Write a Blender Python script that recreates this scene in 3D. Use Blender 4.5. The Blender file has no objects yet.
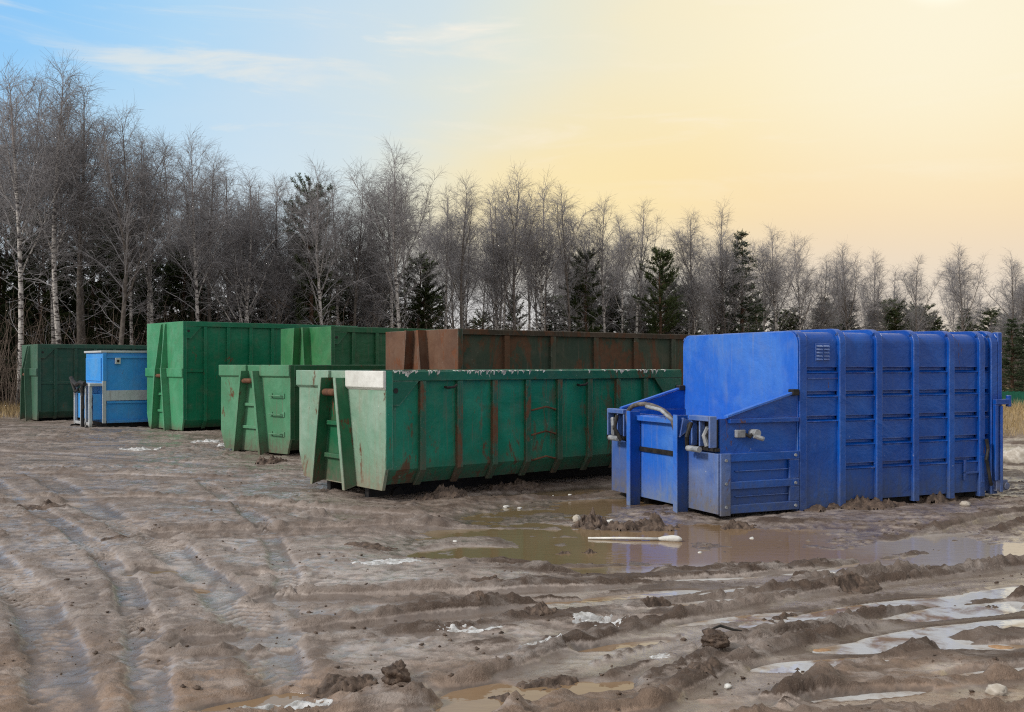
import bpy, math, random
import numpy as np
from mathutils import Vector, Matrix
R = math.radians
SC = bpy.context.scene
COL = SC.collection
random.seed(7)
RNG = np.random.default_rng(11)

# ------------------------------------------------------------------ camera, sky, sun, exposure
EYE = 1.8
cam_d = bpy.data.cameras.new('camera')
cam = bpy.data.objects.new('camera', cam_d); COL.objects.link(cam)
cam.location = (0, 0, EYE); cam.rotation_euler = (R(90), 0, 0)
cam_d.sensor_width = 36; cam_d.lens = 1006 / 1024 * 36
cam_d.shift_y = (364 - 356) / 1024
cam_d.clip_end = 3000; cam_d.clip_start = 0.1
SC.camera = cam

SUN_EL, SUN_AZ = 35, -120            # azimuth clockwise from +Y (view direction)
SUN_STRENGTH, SUN_ANGLE = 2.1, 10
SC.view_settings.view_transform = 'Standard'; SC.view_settings.look = 'None'
SC.view_settings.exposure = 0.22; SC.view_settings.gamma = 1.0
SC.view_settings.use_curve_mapping = False
SC.cycles.use_denoising = False; SC.cycles.use_adaptive_sampling = False; SC.cycles.filter_width = 1.15
SC.cycles.sample_clamp_indirect = 4.0; SC.cycles.max_bounces = 6; SC.cycles.diffuse_bounces = 3

def lin(r, g, b):
    f = lambda c: (c / 12.92 if c <= .04045 else ((c + .055) / 1.055) ** 2.4)
    return (f(r / 255), f(g / 255), f(b / 255), 1)

class NT:
    """small node helper"""
    def __init__(s, tree): s.t = tree; s.n = tree.nodes; s.l = tree.links
    def node(s, typ, **kw):
        n = s.n.new(typ)
        for k, v in kw.items(): setattr(n, k, v)
        return n
    def put(s, sock, v):
        if hasattr(v, 'is_linked'): s.l.new(v, sock)
        elif v is not None: sock.default_value = v
    def math(s, op, a, b=None, c=None, clamp=False):
        n = s.node('ShaderNodeMath', operation=op); n.use_clamp = clamp
        for i, v in enumerate((a, b, c)):
            if v is not None: s.put(n.inputs[i], v)
        return n.outputs[0]
    def mix(s, fac, a, b, blend='MIX'):
        n = s.node('ShaderNodeMix', data_type='RGBA', blend_type=blend)
        s.put(n.inputs[0], fac); s.put(n.inputs[6], a); s.put(n.inputs[7], b)
        return n.outputs[2]
    def ramp(s, fac, stops, interp='LINEAR'):
        n = s.node('ShaderNodeValToRGB'); cr = n.color_ramp; cr.interpolation = interp
        while len(cr.elements) < len(stops): cr.elements.new(.5)
        for e, (p, c) in zip(cr.elements, stops):
            e.position = p; e.color = c if hasattr(c, '__len__') else (c, c, c, 1)
        s.put(n.inputs[0], fac); return n.outputs[0]
    def smooth(s, v, a, b, to0=0., to1=1.):
        n = s.node('ShaderNodeMapRange', interpolation_type='SMOOTHSTEP')
        s.put(n.inputs[0], v); n.inputs[1].default_value = a; n.inputs[2].default_value = b
        n.inputs[3].default_value = to0; n.inputs[4].default_value = to1
        return n.outputs[0]
    def noise(s, vec, scale, detail=5, rough=.55, dist=0.):
        n = s.node('ShaderNodeTexNoise'); s.put(n.inputs['Vector'], vec)
        n.inputs['Scale'].default_value = scale; n.inputs['Detail'].default_value = detail
        n.inputs['Roughness'].default_value = rough; n.inputs['Distortion'].default_value = dist
        return n.outputs[0]
    def mapping(s, vec, scale=(1, 1, 1), loc=(0, 0, 0), rot=(0, 0, 0)):
        n = s.node('ShaderNodeMapping'); s.put(n.inputs[0], vec)
        n.inputs[1].default_value = loc; n.inputs[2].default_value = rot; n.inputs[3].default_value = scale
        return n.outputs[0]

world = bpy.data.worlds.new('World'); SC.world = world; world.use_nodes = True
w = NT(world.node_tree); w.n.clear()
out = w.node('ShaderNodeOutputWorld'); bg = w.node('ShaderNodeBackground'); w.l.new(bg.outputs[0], out.inputs[0])
sky = w.node('ShaderNodeTexSky', sky_type='NISHITA'); sky.sun_disc = False
sky.sun_elevation = R(SUN_EL); sky.sun_rotation = R(SUN_AZ)
tc = w.node('ShaderNodeTexCoord'); sep = w.node('ShaderNodeSeparateXYZ'); w.l.new(tc.outputs['Generated'], sep.inputs[0])
az = w.math('ARCTAN2', sep.outputs[0], sep.outputs[1]); el = w.math('ARCSINE', sep.outputs[2])
wob = w.noise(w.mapping(tc.outputs['Generated'], (1, 1, 3.2)), 3.2, 5, .55, .3)
wob2 = w.noise(w.mapping(tc.outputs['Generated'], (1, 1, 7), (3.35, 1.2, .1), (0, R(8), 0)), 4.2, 6, .6, .6)
azw = w.math('ADD', az, w.math('MULTIPLY', w.math('SUBTRACT', wob, .5), .14))
azw = w.math('SUBTRACT', azw, w.math('MULTIPLY', w.math('SUBTRACT', el, .27), .6))
# across the cloud deck: blue gap to the left, cream, then the yellow glow to the right
grad = w.ramp(w.math('ADD', w.math('MULTIPLY', azw, .85), .545), [
    (.08, lin(136, 196, 246)), (.147, lin(146, 202, 246)), (.25, lin(174, 214, 243)), (.37, lin(199, 221, 236)), (.45, lin(211, 225, 229)),
    (.535, lin(227, 230, 216)), (.63, lin(243, 233, 200)), (.74, lin(250, 234, 190)), (.95, lin(250, 234, 194))])
warm = w.math('MULTIPLY', w.smooth(azw, -.14, .10), w.smooth(el, .17, .31, 1., 0.))
grad = w.mix(w.math('MULTIPLY', warm, .75), grad, lin(252, 227, 166))
# paler blue lower down on the left, peach low on the right
low = w.smooth(el, .09, .30, 1., 0.)
peach = w.math('MULTIPLY', w.smooth(az, .05, .35), w.smooth(el, .10, .27, 1., 0.))
grad = w.mix(w.math('MULTIPLY', peach, .9), grad, lin(246, 212, 164))
left = w.smooth(az, -.30, .05, 1., 0.)
grad = w.mix(w.math('MULTIPLY', w.math('MULTIPLY', low, left), .55), grad, lin(216, 230, 238))
# thin bright cloud streaks
streak = w.math('MULTIPLY', w.smooth(wob2, .52, .74), w.smooth(el, .12, .24))
grad = w.mix(w.math('MULTIPLY', streak, .48), grad, lin(252, 240, 218))
cx_ = w.math('POWER', w.math('DIVIDE', w.math('ADD', az, .072), .06), 2.0); cy_ = w.math('POWER', w.math('DIVIDE', w.math('SUBTRACT', w.math('ADD', el, w.math('MULTIPLY', az, -.10)), .322), .010), 2.0)
cd_ = w.math('ADD', w.math('ADD', cx_, cy_), w.math('MULTIPLY', w.math('SUBTRACT', wob2, .5), 9.))
grad = w.mix(w.smooth(cd_, -.3, 1.6, .65, 0.), grad, lin(255, 244, 226))
# bright veiled patch up right
dotn = w.node('ShaderNodeVectorMath', operation='DOT_PRODUCT'); w.l.new(tc.outputs['Generated'], dotn.inputs[0])
_a, _e = R(23.3), R(20.9)
dotn.inputs[1].default_value = (math.sin(_a) * math.cos(_e), math.cos(_a) * math.cos(_e), math.sin(_e))
ang = w.math('ARCCOSINE', dotn.outputs['Value'])
grad = w.mix(w.smooth(ang, .02, .33, .95, 0.), grad, lin(253, 244, 216))
grad = w.mix(w.smooth(ang, .014, .055, 1., 0.), grad, (1.25, 1.22, 1.12, 1))
# grey-white band close to the horizon
grad = w.mix(w.math('MULTIPLY', w.smooth(el, .05, .165, .95, 0.), w.smooth(az, .0, .42, 1., .62)), grad, lin(216, 215, 217))
# closed bright overcast overhead and behind
over = w.mix(wob, (.44, .45, .47, 1), (.68, .68, .69, 1))
front = w.math('MULTIPLY', w.smooth(sep.outputs[1], .05, .55), w.smooth(sep.outputs[2], .42, .62, 1., 0.))
cloud = w.mix(front, over, w.mix(1.0, grad, (.90, .90, .90, 1), 'MULTIPLY'))
nis = w.mix(1.0, sky.outputs[0], (.10, .10, .10, 1), 'MULTIPLY')
w.l.new(w.mix(.06, cloud, nis), bg.inputs[0]); bg.inputs[1].default_value = 1.0

sun_d = bpy.data.lights.new('sun', 'SUN'); sun_d.energy = SUN_STRENGTH; sun_d.angle = R(SUN_ANGLE); sun_d.color = (1, .965, .91)
sun = bpy.data.objects.new('sun', sun_d); COL.objects.link(sun)
sd = Vector((math.sin(R(SUN_AZ)) * math.cos(R(SUN_EL)), math.cos(R(SUN_AZ)) * math.cos(R(SUN_EL)), math.sin(R(SUN_EL))))
sun.rotation_euler = sd.to_track_quat('Z', 'Y').to_euler()

# ------------------------------------------------------------------ mesh helpers
class MB:
    def __init__(s): s.v = []; s.f = []
    def add(s, vs, fs):
        b = len(s.v); s.v.extend([tuple(p) for p in vs]); s.f.extend([tuple(i + b for i in f) for f in fs]); return s
    def box(s, a, b):
        (x0, y0, z0), (x1, y1, z1) = a, b
        vs = [(x0, y0, z0), (x1, y0, z0), (x1, y1, z0), (x0, y1, z0), (x0, y0, z1), (x1, y0, z1), (x1, y1, z1), (x0, y1, z1)]
        return s.add(vs, [(3, 2, 1, 0), (4, 5, 6, 7), (0, 1, 5, 4), (1, 2, 6, 5), (2, 3, 7, 6), (3, 0, 4, 7)])
    def prism(s, poly, axis, a, b):
        """extrude a 2-D polygon along an axis. 'x': poly=(y,z)  'y': poly=(x,z)  'z': poly=(x,y)"""
        def P(p, t):
            return {'x': (t, p[0], p[1]), 'y': (p[0], t, p[1]), 'z': (p[0], p[1], t)}[axis]
        n = len(poly); vs = [P(p, a) for p in poly] + [P(p, b) for p in poly]
        area = sum(poly[i][0] * poly[(i + 1) % n][1] - poly[(i + 1) % n][0] * poly[i][1] for i in range(n))
        fs = [tuple(range(n - 1, -1, -1)), tuple(range(n, 2 * n))] + [(i, (i + 1) % n, n + (i + 1) % n, n + i) for i in range(n)]
        flip = (area * (b - a) < 0) != (axis == 'y')
        if flip: fs = [tuple(reversed(f)) for f in fs]
        return s.add(vs, fs)
    def hexa(s, lo, hi):
        """eight-corner block: four lower and four upper corners, both counter-clockwise"""
        return s.add(list(lo) + list(hi), [(3, 2, 1, 0), (4, 5, 6, 7), (0, 1, 5, 4), (1, 2, 6, 5), (2, 3, 7, 6), (3, 0, 4, 7)])
    def tube(s, pts, rad, sides=6, cap=True):
        pts = [Vector(p) for p in pts]; n = len(pts)
        if not hasattr(rad, '__len__'): rad = [rad] * n
        up = None; rings = []
        for i, p in enumerate(pts):
            t = (pts[min(i + 1, n - 1)] - pts[max(i - 1, 0)]).normalized()
            if up is None:
                up = Vector((0, 0, 1)) if abs(t.z) < .9 else Vector((1, 0, 0))
            a = up - t * up.dot(t)
            a = a.normalized() if a.length > 1e-6 else t.orthogonal().normalized()
            up = a; b = t.cross(a)
            rings.append([p + (a * math.cos(2 * math.pi * k / sides) + b * math.sin(2 * math.pi * k / sides)) * rad[i] for k in range(sides)])
        vs = [q for r_ in rings for q in r_]
        fs = [(i * sides + k, i * sides + (k + 1) % sides, (i + 1) * sides + (k + 1) % sides, (i + 1) * sides + k)
              for i in range(n - 1) for k in range(sides)]
        if cap: fs += [tuple(range(sides - 1, -1, -1)), tuple(range((n - 1) * sides, n * sides))]
        return s.add(vs, fs)
    def build(s, name, mat, parent=None, bevel=0., smooth=False):
        me = bpy.data.meshes.new(name); me.from_pydata(s.v, [], s.f); me.materials.append(mat)
        if smooth: me.polygons.foreach_set('use_smooth', [True] * len(me.polygons))
        me.update()
        o = bpy.data.objects.new(name, me); COL.objects.link(o)
        if parent is not None: o.parent = parent
        if bevel:
            m = o.modifiers.new('bevel', 'BEVEL'); m.width = bevel; m.segments = 2; m.limit_method = 'ANGLE'; m.angle_limit = R(35)
        return o

def tag(o, label=None, cat=None, group=None, kind=None):
    if label: o['label'] = label
    if cat: o['category'] = cat
    if group: o['group'] = group
    if kind: o['kind'] = kind
    return o
def empty(name, loc, rz=0, label=None, cat=None, group=None):
    o = bpy.data.objects.new(name, None); COL.objects.link(o); o.location = loc; o.rotation_euler = (0, 0, rz)
    o.empty_display_size = .3
    return tag(o, label, cat, group)

# ------------------------------------------------------------------ value noise in numpy
_H = RNG.random((256, 256))
def vnoise(x, y, seed=0):
    x = np.asarray(x, float) + seed * 17.31; y = np.asarray(y, float) + seed * 9.77
    xi = np.floor(x).astype(int); yi = np.floor(y).astype(int); fx = x - xi; fy = y - yi
    fx = fx * fx * fx * (fx * (fx * 6 - 15) + 10); fy = fy * fy * fy * (fy * (fy * 6 - 15) + 10)
    g = lambda i, j: _H[i & 255, j & 255]
    return (g(xi, yi) * (1 - fx) + g(xi + 1, yi) * fx) * (1 - fy) + (g(xi, yi + 1) * (1 - fx) + g(xi + 1, yi + 1) * fx) * fy - .5
def fbm(x, y, scale, octv=4, seed=0, gain=.5):
    s = 0; a = 1.; f = 1 / scale; c, sn = math.cos(.6), math.sin(.6)
    for k in range(octv):
        s = s + a * vnoise(x * f, y * f, seed + k); a *= gain; f *= 2.03
        x, y = x * c - y * sn, x * sn + y * c
    return s
def sstep(a, b, v):
    t = np.clip((v - a) / (b - a), 0, 1); return t * t * (3 - 2 * t)

# ------------------------------------------------------------------ materials
def new_mat(name):
    m = bpy.data.materials.new(name); m.use_nodes = True; t = NT(m.node_tree)
    b = [n for n in t.n if n.type == 'BSDF_PRINCIPLED'][0]
    return m, t, b
def setb(b, **kw):
    for k, v in kw.items(): b.inputs[k].default_value = v

def paint(name, base, faded, rust_amt=.3, rust=lin(92, 58, 40), dirt=lin(112, 98, 84), dirt_h=.6, streaks=.4, chips=.15,
          rough=.45, seed=0., fade=.5, spec=.35, rustscale=2.2, dust=.22, edge=.6, lowrust=False, chipcol=(.62, .66, .6, 1)):
    m, t, b = new_mat(name)
    tc = t.node('ShaderNodeTexCoord'); P = t.mapping(tc.outputs['Object'], loc=(seed * 3.1, seed * 1.7, 0))
    sp = t.node('ShaderNodeSeparateXYZ'); t.l.new(tc.outputs['Object'], sp.inputs[0])
    n1 = t.noise(P, 1.1, 7, .62, .4)
    col = t.mix(t.math('MULTIPLY', t.smooth(n1, .40, .62), fade), base, faded)
    # fine mottling
    n4 = t.noise(P, 14, 5, .65)
    col = t.mix(t.smooth(n4, .35, .75, 0., .16), col, t.mix(.5, col, (0, 0, 0, 1)))
    # vertical run-down streaks
    st = t.noise(t.mapping(P, (9, 9, .55)), 1.6, 5, .6)
    st2 = t.noise(t.mapping(P, (26, 26, 1.1)), 1.3, 4, .6)
    stm = t.math('MULTIPLY', t.smooth(st, .50, .74), t.smooth(st2, .38, .66))
    col = t.mix(t.math('MULTIPLY', stm, streaks), col, dirt)
    # rust
    nr = t.noise(t.mapping(P, (1.25, 1.25, .55)), rustscale, 10, .72, .5)
    rm = t.smooth(nr, .66 - .26 * rust_amt, .70 - .22 * rust_amt)
    nrc = t.noise(P, 9, 6, .7)
    rc = t.mix(nrc, t.mix(.45, rust, (.01, .006, .004, 1)), t.mix(.3, rust, (.35, .16, .07, 1)))
    rm = t.math('MULTIPLY', t.math('MULTIPLY', rm, t.smooth(n4, .25, .55, .45, 1.)), t.smooth(t.math('ADD', sp.outputs[2], n1), .9, 2.0, 1., .45 if lowrust else 1.))
    col = t.mix(rm, col, rc)
    # little chips down to pale primer, and long scratches
    nc = t.noise(P, 11, 8, .75); nc2 = t.noise(t.mapping(P, (1, 1, .35), rot=(.5, .3, .4)), 7.5, 7, .7, .9)
    cm = t.math('MULTIPLY', t.smooth(nc, .655, .68), t.smooth(n1, .42, .56))
    cm = t.math('MAXIMUM', cm, t.math('MULTIPLY', t.smooth(nc2, .70, .72), .8))
    col = t.mix(t.math('MULTIPLY', cm, min(1, chips * 4)), col, chipcol)
    # paint rubbed off along the edges
    bv = t.node('ShaderNodeBevel'); bv.samples = 4; bv.inputs[0].default_value = .022
    ge = t.node('ShaderNodeNewGeometry'); dp = t.node('ShaderNodeVectorMath', operation='DOT_PRODUCT')
    t.l.new(bv.outputs[0], dp.inputs[0]); t.l.new(ge.outputs['Normal'], dp.inputs[1])
    em = t.smooth(t.math('SUBTRACT', t.math('SUBTRACT', 1.0, dp.outputs['Value']), t.math('MULTIPLY', t.math('SUBTRACT', nc, .5), .22)), .03, .12)
    em = t.math('MULTIPLY', em, t.smooth(t.noise(P, 5, 6, .7), .38, .60, .12, edge))
    col = t.mix(em, col, t.mix(t.smooth(nr, .45, .6), t.mix(.55, chipcol, faded), rc))
    # mud splashed up from the ground
    dz = t.math('ADD', sp.outputs[2], t.math('MULTIPLY', t.math('SUBTRACT', st, .5), 1.1 * dirt_h))
    dm = t.smooth(dz, .02, dirt_h, .9, 0.)
    dm = t.math('MULTIPLY', dm, t.smooth(n4, .3, .6, .55, 1.))
    col = t.mix(dm, col, t.mix(n4, t.mix(.6, dirt, (.03, .024, .018, 1)), dirt))
    # general thin dust
    col = t.mix(t.smooth(t.noise(P, 3.3, 6, .6), .45, .75, .0, dust), col, dirt)
    t.l.new(col, b.inputs['Base Color'])
    rg = t.math('ADD', rough, t.math('MULTIPLY', t.math('MAXIMUM', rm, dm), .4))
    rg = t.math('ADD', rg, t.math('MULTIPLY', t.math('SUBTRACT', n4, .5), .25), clamp=True)
    t.l.new(rg, b.inputs['Roughness']); b.inputs['Specular IOR Level'].default_value = spec
    hgt = t.math('ADD', t.math('MULTIPLY', n1, 1.0), t.math('ADD', t.math('MULTIPLY', rm, -.02), t.math('MULTIPLY', nr, .12)))
    bm = t.node('ShaderNodeBump'); bm.inputs['Strength'].default_value = .5; bm.inputs['Distance'].default_value = .09
    t.l.new(hgt, bm.inputs['Height']); t.l.new(bm.outputs[0], b.inputs['Normal'])
    return m

def simple(name, c1, c2, scale=8, rough=.7, bump=.3, spec=.3, dist=.02):
    m, t, b = new_mat(name)
    tc = t.node('ShaderNodeTexCoord')
    n = t.noise(tc.outputs['Object'], scale, 7, .65, .3)
    t.l.new(t.mix(t.smooth(n, .33, .68), c1, c2), b.inputs['Base Color'])
    setb(b, Roughness=rough); b.inputs['Specular IOR Level'].default_value = spec
    bm = t.node('ShaderNodeBump'); bm.inputs['Strength'].default_value = bump; bm.inputs['Distance'].default_value = dist
    t.l.new(n, bm.inputs['Height']); t.l.new(bm.outputs[0], b.inputs['Normal'])
    return m

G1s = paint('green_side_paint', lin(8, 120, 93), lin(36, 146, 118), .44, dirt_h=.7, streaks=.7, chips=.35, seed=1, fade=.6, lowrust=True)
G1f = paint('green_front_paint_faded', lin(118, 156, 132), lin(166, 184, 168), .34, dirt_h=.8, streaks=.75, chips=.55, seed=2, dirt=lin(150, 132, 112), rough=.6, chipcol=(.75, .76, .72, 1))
G1p = paint('green_hook_plate_paint', lin(26, 100, 66), lin(70, 130, 96), .30, dirt_h=.8, streaks=.5, chips=.28, seed=3)
G1r = paint('green_rib_rusted', lin(14, 100, 78), lin(56, 96, 74), .70, dirt_h=.9, streaks=.5, chips=.18, seed=4, rust=lin(104, 72, 52), rustscale=1.5)
WHT = paint('white_peeling_paint', lin(222, 222, 214), lin(240, 240, 234), .20, dirt_h=.1, streaks=.15, chips=.1, seed=5, rough=.6)
RUST = simple('rusty_steel', lin(78, 50, 36), lin(120, 84, 62), 9, .8)
DARK = simple('dark_greasy_steel', lin(26, 26, 26), lin(52, 48, 44), 9, .55)
BAIL = simple('dull_grey_brown_steel', lin(70, 66, 64), lin(126, 116, 108), 9, .6)
GALV = simple('worn_grey_steel', lin(120, 124, 128), lin(168, 170, 172), 12, .5, spec=.5)
INSIDE = simple('container_inside_grime', lin(50, 58, 50), lin(82, 70, 58), 4, .8)
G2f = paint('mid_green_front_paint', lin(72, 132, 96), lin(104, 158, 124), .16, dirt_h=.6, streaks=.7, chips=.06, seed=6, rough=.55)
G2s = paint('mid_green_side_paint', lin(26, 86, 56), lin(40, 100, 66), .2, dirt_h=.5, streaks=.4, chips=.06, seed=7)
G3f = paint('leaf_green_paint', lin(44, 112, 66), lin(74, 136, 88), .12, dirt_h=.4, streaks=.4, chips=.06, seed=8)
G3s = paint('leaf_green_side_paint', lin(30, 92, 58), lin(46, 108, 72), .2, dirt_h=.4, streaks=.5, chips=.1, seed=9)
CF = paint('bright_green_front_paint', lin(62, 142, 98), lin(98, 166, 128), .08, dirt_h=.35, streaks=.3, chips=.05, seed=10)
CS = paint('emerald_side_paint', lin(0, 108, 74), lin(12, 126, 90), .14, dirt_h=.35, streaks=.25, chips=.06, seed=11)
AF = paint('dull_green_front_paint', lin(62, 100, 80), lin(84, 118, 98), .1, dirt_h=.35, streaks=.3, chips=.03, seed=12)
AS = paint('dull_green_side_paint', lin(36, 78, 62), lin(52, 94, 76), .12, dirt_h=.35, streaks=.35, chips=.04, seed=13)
BRF = paint('brown_primer_paint', lin(92, 64, 48), lin(122, 92, 72), .55, dirt_h=.3, streaks=.5, chips=.08, seed=14, rough=.75, rust=lin(110, 66, 46))
BRS = paint('rusted_green_side', lin(48, 66, 52), lin(76, 78, 60), .68, dirt_h=.5, streaks=.6, chips=.10, seed=15, rough=.75, rust=lin(88, 64, 50), rustscale=1.2)
BRR = paint('rusted_rim', lin(58, 50, 38), lin(86, 70, 54), .6, dirt_h=.2, streaks=.5, chips=.05, seed=16, rough=.8, rust=lin(80, 54, 40))
BLs = paint('royal_blue_paint', lin(0, 72, 160), lin(8, 92, 186), .06, dirt_h=.75, streaks=.40, chips=.10, seed=17, dirt=lin(74, 92, 128), rough=.36, fade=.7, spec=.5, dust=.10)
BLf = paint('dusty_blue_front_paint', lin(36, 104, 206), lin(72, 128, 212), .08, dirt_h=.6, streaks=.5, chips=.06, seed=18, dirt=lin(126, 140, 164), rough=.55, fade=.8)
BLw = paint('worn_blue_grey_paint', lin(60, 98, 172), lin(122, 144, 186), .3, dirt_h=.7, streaks=.7, chips=.3, seed=19, dirt=lin(120, 116, 112), rough=.6)
BLl = paint('light_blue_paint', lin(54, 150, 228), lin(86, 166, 230), .12, dirt_h=.35, streaks=.4, chips=.08, seed=20, dirt=lin(120, 130, 140))
PWH = paint('grey_white_paint', lin(188, 194, 198), lin(208, 210, 210), .2, dirt_h=.3, streaks=.5, chips=.1, seed=21)

# ------------------------------------------------------------------ ground of wet, rutted mud
def gp(px, py):
    d = EYE * 1006 / (py - 364); return ((px - 512) * d / 1006, d)
WATER = -.035
RUTS = [
    ([(-.2, 8.9), (1.5, 8.95), (3.2, 9.7), (5.4, 11.3), (9, 14)], .15, .05, 1),
    ([(-1.4, 4.8), (-.4, 5.15), (.6, 5.9), (1.9, 7.2), (4.2, 8.3), (8, 9.4)], .16, .06, 1),
    ([(-1.7, 4.6), (-2.25, 6.2), (-3.2, 8.4), (-5.0, 11.2), (-8, 15.4)], .12, .035, 1),
    ([(-4.2, 5.0), (-4.9, 7.0), (-6.4, 9.6), (-9.5, 13.2)], .2, .05, 1),  # (points in metres, half width, depth, tread)
    ([(-.55, 4.6), (-.1, 5.6), (1.0, 6.7), (2.3, 7.7), (4.9, 8.9), (9, 10.2)], .20, .085, 1),
    ([(-2.0, 6.4), (-.7, 6.9), (.6, 7.6), (2.4, 8.6), (5, 9.8), (10, 11.6)], .19, .065, 1),
    ([(.6, 4.7), (1.5, 5.9), (2.8, 6.9), (4.6, 7.7), (8, 8.6)], .20, .095, 1),
    ([(.3, 4.9), (1.3, 5.28), (2.2, 5.42), (3.6, 5.75), (6, 6.6)], .16, .08, 1),
    ([(1.8, 4.7), (3.0, 5.2), (4.4, 5.7), (8, 7.0)], .17, .07, 1),
    ([(-1.8, 7.6), (.2, 7.9), (1.6, 8.25), (3.4, 9.2), (6, 10.6), (10, 12.8)], .17, .06, 0),
    ([(-.85, 4.6), (-1.5, 6.2), (-2.6, 8.6), (-4.6, 11.6), (-7.5, 16)], .19, .055, 1),
    ([(-2.1, 4.6), (-2.7, 6.0), (-3.6, 7.6), (-5.4, 10), (-8.5, 14)], .19, .055, 1),
    ([(-3.0, 4.6), (-3.5, 5.8), (-4.6, 7.6), (-6.6, 9.8)], .2, .06, 1),
    ([(-1.3, 5.6), (-1.6, 7.0), (-2.0, 9.0), (-2.9, 11.5), (-4.6, 15)], .11, .035, 1),
    ([(-3.6, 10.4), (-1.5, 10.9), (.5, 11.0), (2.4, 10.4)], .2, .045, 0),
    ([(-9, 13), (-5, 13.6), (-2.8, 12.4), (-1, 11.6)], .2, .05, 1),
    ([(-13, 17), (-8, 16.4), (-4, 15.2)], .24, .05, 1),
    ([(-16, 22), (-9, 20), (-5.4, 17.6)], .25, .05, 0),
]
PONDS = [  # centre px, half sizes in metres, rotation, depth
    ((640, 540), 2.2, 1.3, 6, .10), ((585, 504), 1.5, .6, 20, .09), ((540, 516), 1.2, .55, 8, .09), ((520, 536), 1.1, .85, 4, .09), ((460, 545), .85, .8, 6, .08), ((800, 541), 1.7, .9, 14, .09), ((470, 550), .55, .3, 10, .07),
    ((960, 553), 1.2, .55, 22, .09), ((1040, 540), 1.1, .7, 15, .09), ((560, 492), 1.3, .35, 30, .07),
    ((955, 607), .75, .14, 24, .08), ((985, 592), .85, .13, 26, .08), ((910, 641), .5, .12, 12, .08), ((985, 645), .35, .10, 14, .07),
    ((840, 660), .5, .10, 10, .07), ((1015, 668), .4, .10, 14, .07), ((800, 617), .36, .12, 18, .06), ((1020, 622), .45, .16, 20, .07),
    ((600, 573), .5, .12, 10, .04), ((745, 588), .5, .09, 24, .06), ((700, 600), .45, .10, 22, .05), ((640, 592), .4, .08, 18, .05),
    ((256, 577), .13, .16, -10, .06), ((186, 590), .2, .16, 0, .045), ((152, 571), .22, .2, 0, .05), ((40, 506), .5, .2, 10, .05),
    ((560, 690), .5, .16, 24, .06), ((470, 690), .25, .2, 30, .055), ((330, 520), .35, .25, 0, .045), ((250, 700), .35, .12, 30, .04),
    ((880, 602), .6, .08, 24, .06), ((945, 627), .55, .09, 22, .06), ((765, 642), .42, .06, 20, .05), ((690, 577), .55, .06, 12, .05), ((620, 642), .36, .06, 22, .05),
    ((870, 690), .35, .05, 14, .05), ((830, 628), .4, .06, 22, .05), ((735, 615), .4, .06, 24, .05), ((900, 575), .7, .10, 22, .06), ((530, 600), .5, .06, 10, .05), ((420, 595), .4, .07, 6, .045), ((1010, 450), 2.0, .9, 10, .07), ((1015, 462), 1.2, .5, 10, .06), ((1010, 480), 1.0, .35, 10, .06), ((615, 622), .35, .07, 22, .05),
]
def seg_dist(X, Y, pts):
    best = np.full(X.shape, 1e9); side = np.zeros(X.shape); arc = np.zeros(X.shape); s0 = 0
    # smooth the track
    P = np.array(pts, float)
    for _ in range(3):
        q = np.empty((2 * len(P) - 2, 2)); q[0::2] = P[:-1] * .75 + P[1:] * .25; q[1::2] = P[:-1] * .25 + P[1:] * .75
        P = np.vstack([P[:1], q, P[-1:]])
    for a, b in zip(P[:-1], P[1:]):
        d = b - a; L = math.hypot(*d)
        if L < 1e-6: continue
        t = np.clip(((X - a[0]) * d[0] + (Y - a[1]) * d[1]) / (L * L), 0, 1)
        ex = X - a[0] - t * d[0]; ey = Y - a[1] - t * d[1]; dd = np.hypot(ex, ey)
        k = dd < best
        best = np.where(k, dd, best); side = np.where(k, np.sign(d[0] * ey - d[1] * ex), side); arc = np.where(k, s0 + t * L, arc); s0 += L
    return best, side, arc

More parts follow.
